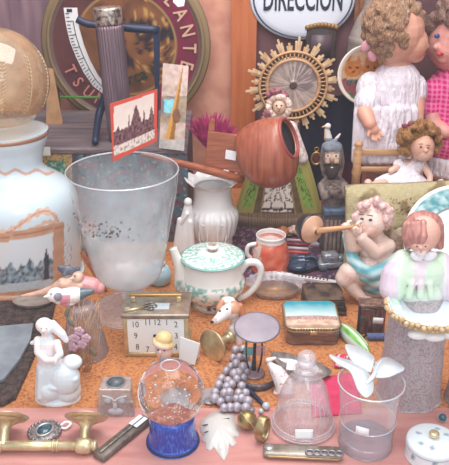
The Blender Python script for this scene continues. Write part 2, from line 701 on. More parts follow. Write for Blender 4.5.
t.mk('beam', join(tube([t.L(77, 19, yb + 2), t.L(88, 24, yb + 2), t.L(104, 25, yb + 3)], [4, 3.6, 3], 8, sm=3), tube([t.L(104, 25, yb + 3), t.L(130, 28, yb + 3), t.L(158, 30, yb + 3)], [3, 4.2, 4], 8, sm=3)), NAVYM)
t.mk('post', join(prism([t.L(u, v, yb + 2) for u, v in ((153, 27), (160, 27), (159, 96), (155, 96))], (0, 3, 0)), tube([t.L(157, 96, yb + 3), t.L(156, 128, yb + 3)], 2, 8)), NAVYM, smooth=False)
t.mk('foot', tube([t.L(106, 95, yb + 1), t.L(99, 115, yb - 6), t.Lz(95, 143, 4)], [4.5, 4, 3], 8, sm=5), NAVYM)
t.mk('crossbar', tube([t.L(60, 97, yb + 5), t.L(132, 97.5, yb + 5)], 1.4, 6), M('green_bar', '4E8A3C', .4))

# ribbed metal cylinder
t = T('ribbed_cylinder', 'upright fluted metal cylinder with engraved silver cap in front of the round tin sign', 'cylinder', 121.5, 140, z=ZC + .001)
hh = t.h(22)
prof = [(11.5, 0), (12.3, hh * .3), (12.6, hh * .8), (12.6, hh - 2)]
t.mk('body', lathe(prof, 112, sm=3, fn=lambda th, i, r, z: (r + .55 * math.cos(th * 28), z)), M('mauve_brown_metal', '84707A', .35, .5, noise_=(.06, '5A4A52', .4, .65), stretch=(1, 1, .2)))
t.mk('cap', lathe([(12.9, hh - 2), (13.2, hh), (13, hh + 6), (13.3, hh + 12), (13, hh + 13.5), (0, hh + 14)], 48), M('engraved_silver', 'C9BEB4', .3, .8, noise_=(.25, '6F625C', .45, .6)))
t.root.rotation_euler = (0, R(-2.5), 0)

# tan triangle card
t = T('tan_card', 'tan wedge-shaped card standing beside the amber glass globe', 'card', 55, 124.5, z=ZC)
t.mk('card', prism([t.L(u, v, d) for u, v, d in ((47, 68, 8), (53, 69, 8), (63, 124, 0), (46, 126, 0))], (0, 1, 0)), M('tan_cardboard', 'B98F68', .8, noise_=(.1, '9C7350', .4, .7)), smooth=False)
# hanging paper tag and its plastic film
t = T('hanging_tag', 'small white paper tag hanging in front of the round tin sign at the top', 'tag', 179, 2, Y=1.85)
t.mk('paper', prism([t.L(u, v) for u, v in ((174, -8), (186, -6), (184, 6), (178, 7), (173, 2))], (0, .6, 0)), LABEL, smooth=False)
t.mk('string', tube([t.L(181, -6), t.L(184, -26), t.L(183, -70)], .35, 5), LABEL)

# ================================================================== BACK RIGHT
# enamel sign
t = T('enamel_sign', 'white oval enamel wall sign with dark blue lettering', 'sign', 303, -2, Y=2.02)
bm = lathe([(0, 2.0), (25, 1.8), (42, 1.2), (47, .4), (49.5, -.6), (49.5, -2), (0, -2)], 80, sm=3)
xf(bm, (0, 0, 0), (90, 0, 0), (1, .78, 1))
plate_o = t.mk('plate', bm, M('white_enamel', 'DDE2EC', .25, coat=.3))
bm = ring(49.4, .9, (0, 0, 0), (90, 0, 0), n=64)
xf(bm, sc=(1, 1, .78))
t.mk('rim', bm, M('blue_enamel_rim', '3A4766', .4))
text(t, 'DIRECCION', 33, INK, (0, -2.3, -1.5), (90, 0, 0), parent=plate_o, sx=.455, bold=.55)

# sunburst
t = T('sunburst_frame', 'round wooden sunburst frame with pointed gilded rays behind the robed statue', 'sunburst', 293, 85, Y=1.90)
bm = bmesh.new()
wr = M('gilded_wood_rays', 'DCC09A', .5, noise_=(.15, 'BC9468', .35, .7))
for i in range(28):
    th = 2 * PI * i / 28 + .13
    d = Vector((math.cos(th), 0, math.sin(th)))
    n = Vector((-math.sin(th), 0, math.cos(th)))
    for k, (off, ln) in enumerate(((-2.3, 43.5), (0, 48), (2.3, 43.5))) if i % 2 == 0 else enumerate(((-1.9, 39), (0, 42), (1.9, 39))):
        pts = [d * 33 + n * off * .7 + n * -.75, d * 33 + n * off * .7 + n * .75, d * (ln - .6) + n * off + n * 1.15, d * ln + n * off, d * (ln - .6) + n * off + n * -1.15]
        join(bm, prism([p + Vector((0, -1 - (k == 1), 0)) for p in pts], (0, 2, 0)))
t.mk('rays', bm, wr, smooth=False)
t.mk('inner_ring', join(ring(26, 1.6, (0, -3, 0), (90, 0, 0), n=56), ring(33.5, 1.3, (0, -3, 0), (90, 0, 0), n=56)), WOODL)
bm = bmesh.new()
for i in range(48):
    th = 2 * PI * i / 48
    d_ = Vector((math.cos(th), 0, math.sin(th)))
    join(bm, tube([d_ * 26 + Vector((0, -2.6, 0)), d_ * 33.5 + Vector((0, -2.6, 0))], .8, 6))
t.mk('lattice_slats', bm, WOODL)
t.mk('lattice_back', xf(lathe([(25, 0), (34, 0), (34, -1), (25, -1)], 56, cap=(False, False)), rot=(90, 0, 0)), M('dark_lattice_back', '5E4434', .7))


def pmir(u, v, co, n):
    r = math.hypot(co.x, co.z)
    th = math.atan2(co.z, co.x)
    q = nz(math.cos(th) * 9, math.sin(th) * 9, r * .05)
    q2 = nz(r * .8, th * .5)
    c = mixc('D4C2B6', 'A08C86', .5 + q * 1.1 + q2 * .3)
    if (co.x - 9) ** 2 + (co.z - 8) ** 2 < 200 and q > -.1:
        c = mixc(c, '6F6168', .6)
    if r < 4:
        c = '5B463F'
    return c


bm = lathe([(0, 1), (3, 1), (6, 0), (16, -.3), (26, -.6), (26, -2), (0, -2)], 96, sm=6)
xf(bm, (0, -1.5, 0), (90, 0, 0))
t.mk('mirror_disc', bm, M('aged_mirror', rough=.3, attr=True, metal=.3), paint=pmir)

# dark carved frame
t = T('carved_picture', 'small dark carved frame with gilded crest beside the sunburst', 'frame', 320, 62, Y=2.02)
t.mk('frame', join(box(30, 3, 34, 1, loc=(0, 0, 0)), box(34, 4, 4, 1, loc=(0, -.5, 0))), M('blackened_wood', '4B3838', .5, noise_=(.15, '2A1E24', .35, .7)))
bm = bmesh.new()
for i in range(9):
    join(bm, ball(3, (-14 + i * 3.5, -2, 34 + 2.5 * math.sin(i * PI / 8)), (1, .7, .9), seg=10))
t.mk('crest', bm, M('gilded_crest', '8F6A3C', .4, .4))
t.mk('picture', box(20, .5, 22, loc=(0, -1.9, 5)), M('dark_picture', '5A474E', .4))

# grey bottle
t = T('grey_bottle', 'tall frosted grey bottle standing behind the round picture plate', 'bottle', 357, 200, Y=2.0)
t.root.location.z = t.loc.z = 0
z = lambda v: t.h(v)
t.mk('body', lathe([(0, 0), (19, 1), (20, 8), (20, z(55)), (18.5, z(35)), (13, z(18)), (8.5, z(8)), (7.5, z(-6)), (9, z(-10)), (7, z(-11))], 40, sm=4), M('grey_stoneware', 'A0948C', .55, noise_=(.08, '81756F', .35, .7)))

# framed picture at top right
t = T('framed_picture', 'brown framed painting hanging above the blond doll', 'picture', 377, 24, Y=2.02)
t.mk('frame', join(box(46, 3, 5, 1, loc=(0, 0, 0)), box(5, 3, 50, 1, loc=(-21, 0, 0)), box(5, 3, 50, 1, loc=(21, 0, 0)), box(46, 3, 5, 1, loc=(0, 0, 46))), M('picture_frame_wood', '8A5A3A', .5, noise_=(.1, '6B4030', .35, .7)), smooth=False)


def pfr(u, v, co, n):
    q = fbm(co.x * .1, co.z * .1, 3)
    return mixc('B57F52', '6E4A3A', q * 1.3 + .5)


t.mk('painting', sheet((-20, -.5, 4), (20, -.5, 4), (20, -.5, 47), (-20, -.5, 47), 30, 30), MATTV, paint=pfr)

# round plate with painted cats
t = T('picture_plate', 'round cream-rimmed plate painted with orange cats behind the blond doll', 'plate', 367, 75, Y=1.90)


def pcat(u, v, co, n):
    x, zz = co.x, co.z
    r = math.hypot(x, zz)
    if r > 26:
        return 'E6DDD0'
    q = fbm(x * .12, zz * .12, 5)
    c = mixc('D8B896', 'B98A62', q + .5)
    for cx, cz in ((-14, 6), (4, 6)):
        dx, dz = x - cx, zz - cz
        if (dx / 9) ** 2 + (dz / 8) ** 2 < 1 or (6 < dz < 13 and 3 < abs(dx) < 8 - (dz - 6) * .5):
            c = mixc('C87B34', 'A65C26', q + .5)
            if abs(abs(dx) - 3.5) < 1.3 and abs(dz - 1) < 1.2:
                c = hx('2B1D18')
            if abs(dx) < 1.2 and -4 < dz < -2:
                c = hx('4A2A20')
    if zz < -4:
        c = mixc('4F7A56', '8E4A50', (q > .05) * 1.0)
        if abs(q) < .04:
            c = hx('2E3A5A')
    return c


bm = lathe([(0, 0), (12, 0), (20, .3), (25, 1.4), (28.5, 3), (29.5, 2.6), (29.5, 1), (24, -1), (0, -2)], 64, sm=6)
xf(bm, (0, 0, 0), (82, 0, 0))
t.mk('disc', bm, PORCV, paint=pcat)

# navy cloth
t = T('velvet_cloth', 'dark navy velvet cloth hanging behind the carved bearded figure', 'cloth', 340, 210, Y=1.925)
t.root.location.z = t.loc.z = 0


def pnavy(u, v, co, n):
    q = fbm(u * .06, v * .06, 1)
    c = mixc('1B2038', '2C2A3E', q + .5)
    if u > 340 and v > 150:
        c = mixc(c, '5A2434', min(1, (v - 150) / 20) * .8)
    return c


t.mk('cloth', sheet(t.L(296, 200.5), t.L(420, 200.5), t.L(420, 88, 1), t.L(302, 98, 1), 60, 30, fn=lambda s, q: 2.2 * math.sin(s * 26) + 1.5 * math.sin(s * 11 + q * 3)), M('navy_velvet', rough=.95, attr=True, spec=.1), paint=pnavy)
t = T('hanging_medal', 'small oval gilt medallion on the navy cloth', 'medallion', 316, 158, Y=1.90)
t.mk('rim', ring(6.2, 1.1, (0, -1, 0), (90, 0, 0), (.75, 1, 1.15)), GILT)
t.mk('plaque', ball(5.5, (0, -.4, 0), (.75, .25, 1.15)), M('dark_red_enamel', '6A3B34', .3))
t.mk('loop', ring(2, .5, (0, -1, 9.5), (90, 0, 0), n=16), GILT)
t = T('bird_ornament', 'small pale feathered bird ornament perched above the carved figure against the navy cloth', 'ornament', 329, 148, Y=1.75)
t.link('body', blob(t, [('c', [(331, 146, 0, 3), (328, 138, 0, 4.2), (327, 130, 0, 2.8)]), ('c', [(334, 142, 0, 2.4), (340, 134, 1, 1)]), ('e', 328, 126, -1, 3, 3, 3), ('c', [(326, 126, -2, 1.4), (322, 127, -3, .6)])], .6), MATTV,
       paint=lambda u, v, c, n: 'D9B26A' if u < 325 else ('D8D2D0' if v < 138 else '8C97A6'))
t.mk('perch', tube([t.L(331, 146), (2, 0, -60), (2, 0, -t.loc.z / t.m)], 1.6, 8), NAVYM)
t = T('white_box', 'small white card box beside the blond doll and under the cat plate', 'box', 369, 122, Y=1.9)
t.mk('box', box(19, 9, 13, .6, loc=(0, 0, 0)), M('white_card_box', 'D9DCE0', .7), smooth=False)
t.mk('shelf_bracket', box(20, 8, 2, .3, loc=(0, 0, -2)), DARKM, smooth=False)
t.mk('bracket_post', box(3, 3, t.loc.z / t.m - 2, .3, loc=(0, 2, -t.loc.z / t.m)), DARKM, smooth=False)


def face_bits(t, eyes, mouth=None, er=1.2, ecol='2A3A55', mcol='B5484A', brow=None):
    """small eyes and mouth as parts; positions in (u, v, dy)"""
    em = M('eye_paint', ecol, .2)
    for e in eyes:
        o = t.mk('eye', ball(er, t.L(*e), (1, .6, .8), seg=10), em)
    if mouth:
        t.mk('mouth', ball(er * 1.2, t.L(*mouth), (1.1, .5, .45), seg=10), M('lip_paint', mcol, .35))
    if brow:
        bm = bmesh.new()
        for (a, b) in brow:
            join(bm, tube([t.L(*a), t.L(*b)], er * .3, 5))
        t.mk('eyebrows', bm, M('brow_paint', '6A4430', .6))


def curls(t, pts, r, name, mat, paint=None, vox=.8, n_extra=0, seed=1, core=()):
    """hair: a core plus many little curl rolls fused into one surface"""
    rnd = random.Random(seed)
    pr = list(core)
    for (u, v, d) in pts:
        pr.append(('e', u + rnd.uniform(-1, 1), v + rnd.uniform(-1, 1), d, r * rnd.uniform(.8, 1.25), r, r * rnd.uniform(.8, 1.25)))
    return t.link(name, blob(t, pr, vox, 2), mat, paint=paint)


# blond doll in white dress
t = T('doll', 'large curly blond doll in white puff-sleeved dress turned towards the other doll', 'doll', 392, 219, Y=1.80)
t.root.location.z = t.loc.z = 0
t.loc.y = 1.80
prims = [('e', 395, 32, 0, 26, 27, 28), ('e', 411, 43, -4, 15, 16, 16), ('e', 426, 46, -5, 3.2, 3, 3), ('e', 415, 56, -4, 8, 8, 6), ('e', 421, 54, -6, 4, 4, 3),
         ('c', [(397, 55, 0, 12), (396, 72, 0, 13)]), ('c', [(396, 82, 0, 20), (394, 130, 0, 23), (393, 150, 0, 22)]),
         ('c', [(371, 94, -8, 7), (366, 104, -18, 7), (365, 113, -27, 7.5), (370, 124, -36, 6)]), ('e', 374, 130, -38, 5, 3.5, 5),
         ('c', [(369, 131, -39, 1.8), (368, 136, -41, 1.5)]),
         ('c', [(372, 134, -38, 1.7), (372.5, 140, -41, 1.3)]), ('c', [(374.5, 134, -38, 1.7), (376, 141, -41, 1.3)]), ('c', [(377, 133, -38, 1.7), (380, 139.5, -41, 1.3)]), ('c', [(378.5, 131, -38, 1.6), (383, 136, -41, 1.2)]),
         ('c', [(416, 92, -4, 9), (416, 118, -14, 7), (416, 132, -22, 6)]), ('e', 416, 138, -24, 4, 3, 5), ('c', [(414, 140, -25, 1.5), (413, 146, -26, 1.2)]), ('c', [(416, 141, -25, 1.5), (416, 147, -26, 1.2)]), ('c', [(418, 140, -25, 1.5), (419, 146, -26, 1.2)]),
         ('c', [(376, 150, 0, 12), (372, 190, 0, 11), (370, 210, 0, 8)]), ('e', 370, 216, -6, 8, 12, 5), ('c', [(410, 150, 0, 12), (412, 190, 0, 11), (412, 210, 0, 8)]), ('e', 412, 216, -6, 8, 12, 5)]


def pskin(u, v, co, n):
    c = mixc('D9A48C', 'C98A74', fbm(u * .06, v * .06) + .4)
    if v > 150:
        c = mixc(c, 'B07A6C', .5)
    return c


t.link('body', blob(t, prims, .75, 5), SKINV, paint=pskin)
hp = []
rnd = random.Random(3)
for i in range(260):
    th = rnd.uniform(0, 2 * PI)
    ph = math.acos(rnd.uniform(-.95, 1))
    x, y, zz = math.sin(ph) * math.cos(th), math.sin(ph) * math.sin(th), math.cos(ph)
    if x > .42 - .25 * min(zz, 0) * -1 and zz < .5 or zz < -.55 and x > -.1:
        continue
    hp.append((395 + 30 * x, 29 - 31 * zz, 28 * y))


def phair(u, v, co, n):
    q = nz(u * .18, v * .1, co.y * .1) + .5 * nz(u * .5, v * .5, co.y * .3)
    c = mixc('C49A78', '94664C', q * 1.3 + .45)
    return mixc(c, 'E4C4A4', max(0, q - .1) * 1.2)


HAIR = M('doll_hair', rough=.5, attr=True, bump=(.35, .6, 1.5), stretch=(2, 2, .5))
curls(t, hp, 4.4, 'hair', HAIR, phair, .8, core=[('e', 392, 22, 4, 28, 27, 25), ('e', 384, 45, 6, 17, 18, 13)])
for k, (u, v) in enumerate(((421, 41), )):
    t.mk('eye', ball(2.2, t.L(422, 40, -15), (.8, .6, .9), seg=12), M('dark_blue_eye', '23304E', .15))
t.mk('mouth', ball(2.4, t.L(424, 54, -9), (.9, .8, .5), seg=10), M('doll_lips', 'B0403C', .35))
t.mk('hair_bow', join(ball(5, t.L(366, 46, -12), (.9, .5, 1.2), (0, 25, 0)), ball(5, t.L(372, 56, -12), (.8, .5, 1.1), (0, -30, 0))), M('pink_ribbon', 'C88C98', .6))
WHITEV = M('white_dress_cotton', rough=.85, attr=True, spec=.15, bump=(.14, .35, 2), stretch=(2.4, 2.4, .35))


def pdress(u, v, co, n):
    q = fbm(u * .1, v * .05, 3)
    return mixc('EFE8EE', 'D8CBD6', q + .3)


t.link('dress', blob(t, [('c', [(396, 84, 0, 23), (394, 112, 0, 26), (391, 128, 0, 31), (389, 142, 0, 33)]), ('e', 396, 78, 0, 22, 17, 9), ('e', 370, 90, -6, 13, 13, 17), ('e', 367, 102, -18, 12, 12, 12), ('e', 417, 92, -2, 9, 12, 16),
                          ('e', 388, 150, 0, 34, 30, 14)] + [('c', [(358 + i * 7, 110, -20 - 8 * math.sin((i + .5) / 9 * PI), 4), (356 + i * 7.6, 160, -24 - 10 * math.sin((i + .5) / 9 * PI), 4.6)]) for i in range(9)], 1.0, 4), WHITEV, paint=pdress)

# second doll, pink gingham
t = T('doll', 'doll in bright pink gingham shirt and white skirt cut by the picture edge', 'doll', 456, 222, Y=1.87)
t.root.location.z = t.loc.z = 0
t.loc.y = 1.87
t.link('body', blob(t, [('e', 454, 40, 0, 25, 26, 28), ('e', 446, 48, -8, 14, 15, 13), ('e', 436, 47, -17, 3, 3, 3), ('e', 443, 58, -14, 6, 6, 5), ('c', [(456, 62, 0, 12), (456, 76, 0, 13)]),
                        ('c', [(456, 90, 0, 20), (456, 150, 0, 22)]), ('c', [(430, 95, -6, 8), (432, 122, -16, 7), (446, 132, -24, 6)]), ('e', 451, 133, -25, 5, 4, 4),
                        ('c', [(454, 131, -27, 1.6), (458, 131, -29, 1.3)]), ('c', [(454, 134, -27, 1.6), (459, 135, -29, 1.3)]), ('c', [(453, 136, -27, 1.6), (457, 139, -29, 1.3)]),
                        ('c', [(482, 95, -6, 8), (484, 122, -10, 7), (482, 140, -14, 6)]), ('c', [(443, 160, 0, 12), (443, 195, 0, 11), (443, 214, 0, 8)]), ('e', 443, 219, -6, 8, 12, 5), ('c', [(470, 160, 0, 12), (470, 195, 0, 11), (470, 214, 0, 8)]), ('e', 470, 219, -6, 8, 12, 5)], .9, 5), SKINV,
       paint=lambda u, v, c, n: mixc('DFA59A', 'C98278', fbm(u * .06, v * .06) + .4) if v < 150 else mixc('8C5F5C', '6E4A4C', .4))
hp = []
for i in range(80):
    th = rnd.uniform(0, 2 * PI)
    ph = math.acos(rnd.uniform(-.5, 1))
    x, y, zz = math.sin(ph) * math.cos(th), math.sin(ph) * math.sin(th), math.cos(ph)
    if y < -.15 and zz < .35:
        continue
    hp.append((455 + 28 * x, 33 - 28 * zz, 26 * y + 2))
curls(t, hp, 6.5, 'hair', HAIR, lambda u, v, c, n: mixc('B08C7C', '705048', fbm(u * .2, v * .1) * 1.3 + .5), 1.0, seed=5, core=[('e', 457, 26, 8, 25, 22, 22)])
for e in ((437, 36, -19), (452, 38, -25)):
    t.mk('eye', ball(2.6, t.L(*e), (1, .6, .8), seg=12), M('blue_glass_eye', '2C4C86', .1))
t.mk('mouth', ball(3, t.L(440, 54, -21), (1.1, .6, .55), seg=10), M('red_lips', 'B8263A', .3))
gm = M('pink_gingham', 'D81F78', .8)
nt = gm.node_tree
tc = nt.nodes.new('ShaderNodeTexCoord')
acc = None
for ax in ('X', 'Z'):
    w = nt.nodes.new('ShaderNodeTexWave')
    w.bands_direction = ax
    w.inputs['Scale'].default_value = .075
    nt.links.new(tc.outputs['Object'], w.inputs['Vector'])
    g = nt.nodes.new('ShaderNodeMath')
    g.operation = 'GREATER_THAN'
    g.inputs[1].default_value = .62
    nt.links.new(w.outputs['Fac'], g.inputs[0])
    mx = nt.nodes.new('ShaderNodeMix')
    mx.data_type = 'RGBA'
    hf = nt.nodes.new('ShaderNodeMath')
    hf.operation = 'MULTIPLY'
    hf.inputs[1].default_value = .5
    nt.links.new(g.outputs[0], hf.inputs[0])
    nt.links.new(hf.outputs[0], mx.inputs[0])
    if acc:
        nt.links.new(acc, mx.inputs[6])
    else:
        mx.inputs[6].default_value = hx('CE1670')
    mx.inputs[7].default_value = hx('EE8CBC')
    acc = mx.outputs[2]
nt.links.new(acc, nt.nodes['Principled BSDF'].inputs['Base Color'])
t.link('shirt', blob(t, [('c', [(456, 88, 0, 24), (455, 120, 0, 28), (454, 136, 0, 29)]), ('e', 456, 80, 0, 24, 18, 9), ('e', 432, 95, -6, 11, 12, 16), ('e', 430, 108, -9, 10, 11, 10), ('e', 481, 95, -4, 11, 12, 16)], 1.0, 4), gm)
t.link('skirt', blob(t, [('c', [(454, 152, 0, 25), (454, 160, 0, 27)]), ('e', 454, 168, 0, 29, 26, 12)], 1.0, 4), WHITEV, paint=pdress)

# toy chair
t = T('toy_chair', 'small pale wooden toy chair with turned posts holding the small doll', 'chair', 385, 236, Y=1.66)
t.root.location.z = t.loc.z = 0
t.loc.y = 1.66
zf = lambda v, d=0: t.L(385, v, d).z
for u in (357, 417):
    x = t.L(u, 165, 14).x
    t.mk('back_post', lathe([(4.2, 0), (4.2, zf(175, 14)), (5, zf(172, 14)), (4, zf(168, 14)), (4.4, zf(150, 14)), (3, zf(148, 14)), (4.4, zf(145, 14)), (3.5, zf(142, 14)), (0, zf(141, 14))], 16), WOODL).location = (x, 14, 0)
for v, hgt in ((152, 6), (169, 5)):
    x0, x1 = t.L(357, v, 14).x, t.L(417, v, 14).x
    t.mk('rail', box(x1 - x0, 2.4, hgt, .6, loc=((x0 + x1) / 2, 14, zf(v + hgt / 2, 14))), WOODL)
zs = zf(196, -4)
x0, x1 = t.L(355, 185, 0).x, t.L(419, 185, 0).x
t.mk('seat', box(x1 - x0, 40, 4, 1, loc=((x0 + x1) / 2, -6, zs - 4)), M('rust_seat', '9A5648', .7, noise_=(.2, '7C4038', .4, .6)))
for x in (x0 + 4, x1 - 4):
    t.mk('front_leg', box(5, 5, zs - 3, .8, loc=(x, -22, 0)), WOODL)
zseat_world = t.loc.z + zs * t.m

# small seated doll
t = T('doll', 'small ginger-haired doll in white dress seated on the toy chair', 'doll', 403, 188, Y=1.645)
t.root.location.z = t.loc.z = zseat_world
t.link('body', blob(t, [('e', 422, 147, -8, 12, 12, 13), ('e', 424, 153, -12, 9, 9, 8), ('e', 426, 151, -20, 1.8, 2, 1.8), ('c', [(416, 158, -2, 4.5), (412, 166, 0, 5)]), ('c', [(408, 168, -2, 9), (402, 184, 0, 11)]),
                        ('c', [(424, 166, -8, 3.6), (430, 176, -14, 3.2), (430, 182, -18, 2.6)]), ('e', 430, 185, -19, 2.8, 2.4, 3), ('c', [(429, 186, -20, .9), (428, 189, -21, .7)]), ('c', [(431, 186, -20, .9), (431, 189, -21, .7)]), ('c', [(432.5, 186, -20, .9), (433.5, 188.5, -21, .7)]),
                        ('c', [(400, 165, -4, 3.6), (391, 171, -12, 3)]),
                        ('c', [(396, 184, -8, 6), (382, 184, -22, 5), (372, 186, -30, 4)]), ('e', 368, 184, -33, 4, 5, 5), ('c', [(414, 184, -8, 6), (428, 186, -22, 5), (438, 186, -28, 4)]), ('e', 441, 184, -30, 4, 5, 5)], .55, 4), SKINV,
       paint=lambda u, v, c, n: 'D2A089' if v < 156 else 'D9B5A2')
hp = []
for i in range(70):
    th = rnd.uniform(0, 2 * PI)
    ph = math.acos(rnd.uniform(-.75, 1))
    x, y, zz = math.sin(ph) * math.cos(th), math.sin(ph) * math.sin(th), math.cos(ph)
    if y < -.1 and zz < .5 and x > -.5 and x < .75:
        continue
    hp.append((420 + 20 * x, 141 - 18 * zz, 15 * y - 4))
curls(t, hp, 4.2, 'hair', HAIR, lambda u, v, c, n: mixc('CE9A62', '9A6438', fbm(u * .25, v * .2) * 1.3 + .5), .7, seed=9, core=[('e', 417, 136, 0, 15, 13, 13), ('e', 409, 142, 0, 9, 9, 12)])
face_bits(t, ((421, 147, -19), (428, 148, -19)), (426, 155, -19), 1.1, '3A2A22', 'A85A50', brow=[((419, 144, -19), (423, 144, -19.5)), ((426.5, 145, -20), (430, 145.5, -19))])
t.link('dress', blob(t, [('e', 411, 168, -2, 12, 10, 9), ('c', [(408, 172, -4, 10), (404, 180, -8, 13)]), ('e', 402, 181, -12, 25, 15, 8), ('e', 384, 182, -12, 10, 9, 5), ('e', 421, 165, -5, 6, 6, 6), ('e', 399, 165, -3, 6, 6, 6)] +
              [('c', [(402 + i * 2, 172, -13, 2), (376 + i * 8, 186, -22, 2.6)]) for i in range(7)], .7, 4), WHITEV, paint=pdress)
t.mk('hair_bow', join(ball(3, t.L(405, 126, -12), (1.2, .6, .8), (0, 20, 0)), ball(3, t.L(411, 124, -12), (1.2, .6, .8), (0, -20, 0))), M('wine_bow', '7A3440', .6))

# burlap cushion
t = T('burlap_cushion', 'olive embroidered burlap cushion standing behind the cherub', 'cushion', 400, 262, Y=1.49)
t.root.location.z = t.loc.z = 0
t.loc.y = 1.49


def pburl(u, v, co, n):
    q = fbm(u * .045, v * .045, 6)
    q2 = fbm(u * .3, v * .3, 2)
    c = mixc('EBDDB2', 'D2C290', q2 * .8 + .4)
    if q > .06:
        c = mixc(c, '8A6B42', min(.7, (q - .06) * 5))
    if abs(q2) < .05 and abs(u - 403) < 14 and abs(v - 207) < 9:
        c = hx('96523A')
    return c


bm = sheet((t.L(346, 243, 0)), t.L(470, 243, 0), t.L(470, 181, 14), t.L(346, 186, 14), 90, 50, fn=lambda s, q: 12 * (1 - abs(2 * s - 1) ** 3) ** .6 * (1 - abs(2 * q - 1) ** 2.6) ** .6 + 2.5 * fbm(s * 7, q * 4) - 6 * max(0, q - .85) / .15 * (.5 + .5 * math.sin(s * 9)), th=8)
bz = min(v_.co.z for v_ in bm.verts)
bm2 = sheet(Vector((t.L(346, 243, 0).x, 0, 0)), Vector((t.L(470, 243, 0).x, 0, 0)), t.L(470, 243, 0), t.L(346, 243, 0), 30, 10, th=8)
t.mk('cushion', join(bm, bm2), M('burlap', rough=.95, attr=True, spec=.1, bump=(1.2, .6, .6)), paint=pburl)

# robed statue
t = T('robed_statue', 'small robed saint statue in green and gold embroidered mantle before the sunburst', 'statue', 278, 222, Y=1.775)
t.root.location.z = t.loc.z = 0
t.loc.y = 1.775
apx = t.h(112)


def probe(u, v, co, n):
    s = (u - 278) / (6 + (v - 120) * .40)
    q = fbm(u * .13, v * .13, 4)
    q2 = abs(fbm(abs(s) * 4.6, v * .11, 11))
    if v > 213:
        return mixc('A58A6E', '6E5648', .5 + nz(u * .9, 0) * 1.4)
    if v < 146:
        return 'EDE4DE'
    if abs(s) < .42:
        c = hx('F2EADF')
        if q2 < .05 or v > 206 and (v % 4 < 2):
            c = hx('5B4336')
        if abs(s) > .38:
            c = hx('A8895A')
    elif abs(s) < .58:
        c = mixc('7A6640', '5C4A34', q + .5)
    else:
        c = mixc('94B85A', '73983F', q + .4)
        if q2 < .05:
            c = hx('55552C')
        if abs(s) > .9 or v > 207 or abs(s) < .63:
            c = hx('A9A05A')
    return c


hb = t.h(124)
bm = lathe([(45, 0), (44.5, 2), (38, hb * .28), (30, hb * .55), (20, hb * .82), (11, hb), (0, hb + 1)], 300, sm=24, fn=lambda th, i, r, z: (r * (1 + .035 * math.sin(th * 11 + .6)), z), sy=.36)
robe_o = t.mk('robe', bm, M('embroidered_brocade', rough=.75, attr=True, spec=.2), paint=probe)
bm = bmesh.new()
for i in range(70):
    th = PI + PI * i / 69
    x, y = 44.8 * math.cos(th), 44.8 * .36 * math.sin(th)
    join(bm, tube([(x, y - .4, 12), (x * 1.02, y * 1.02 - .8, 2)], [.7, .5], 5))
t.mk('fringe', bm, M('brown_fringe', '947A66', .9), parent=robe_o)
t.link('shoulder_veil', blob(t, [('e', 279, 128, 0, 15, 10, 8), ('c', [(270, 130, -2, 7), (259, 146, -4, 6)]), ('c', [(290, 128, -2, 7), (302, 158, -4, 6)]), ('e', 279, 120, 2, 9, 7, 9)], .8, 3), M('white_lace', 'EADFDA', .8, noise_=(.3, 'C9B4AC', .45, .6)))
t.link('head', blob(t, [('e', 279, 107, -4, 6, 6, 7.5), ('e', 279, 108, -10, 1.3, 1.5, 1.6), ('c', [(279, 112, -2, 4), (279, 120, 0, 5)])], .5, 3), SKINV, paint=lambda u, v, c, n: 'DDB8A0')
face_bits(t, ((276.5, 105.5, -9.6), (281.5, 105.5, -9.6)), (279, 111, -9.8), .9, '3A2620', 'A8544C')
bm = bmesh.new()
for i in range(22):
    th = R(-60 + i * 300 / 21)
    join(bm, ball(3.1, t.L(279 + 10.5 * math.cos(th), 108 - 10 * math.sin(th) - 1, -5 + rnd.uniform(-1, 1)), (1, .7, 1), seg=8))
t.mk('lace_ruff', bm, M('cream_lace', 'E5D3C4', .85, noise_=(.4, 'C7A898', .45, .6)))
bm = bmesh.new()
for i in range(16):
    join(bm, ball(3.4, t.L(279 + rnd.uniform(-11, 8), 94 + rnd.uniform(-4, 4), -2 + rnd.uniform(-3, 3)), (1, .9, .9), seg=8))
for i in range(7):
    join(bm, ball(3, t.L(267 + rnd.uniform(-4, 3), 117 + rnd.uniform(-4, 4), -10), seg=8))
t.mk('flower_crown', bm, M('dusty_pink_flowers', 'A8646E', .7, noise_=(.3, '6E3444', .4, .65)))

# magenta tuft
t = T('dried_flower', 'magenta dried thistle tuft on a stem behind the white fluted vase', 'flower', 213, 232, Y=1.79)
t.root.location.z = t.loc.z = 0
t.loc.y = 1.79
c0 = t.L(211, 152, 0)
bm = bmesh.new()
for i in range(460):
    th = rnd.uniform(R(-25), R(205))
    d = Vector((math.cos(th), rnd.uniform(-.45, .4), abs(math.sin(th)) * (1 if th > 0 and th < PI else -.6))).normalized()
    ln = rnd.uniform(26, 38)
    b0 = c0 + d * 4
    tip = c0 + Vector((d.x * ln * .92, d.y * ln * .7, d.z * ln * 1.06)) + Vector((rnd.uniform(-2, 2), 0, rnd.uniform(-2, 1)))
    if tip.x < c0.x - 16 and t.px(tip)[1] > 123:
        continue
    join(bm, tube([b0, (b0 + tip) / 2 + Vector((0, 0, 1)), tip], [1.2, 2.0, .2], 4))
t.mk('petals', bm, M('magenta_bristles', '9A1458', .7, noise_=(.15, 'C8387A', .4, .7)), smooth=False)
t.mk('stem', tube([(c0.x, c0.y, c0.z), (0, 0, 0)], 2.2, 8), M('dry_stem', '6A5A3A', .8))

# ================================================================== VASES
# opaline lamp at far left
t = T('opaline_lamp', 'big pale blue opaline oil lamp with amber globe and painted city scene', 'lamp', 22, 271)
body_top = t.h(178)
zz = lambda v: t.h(v)


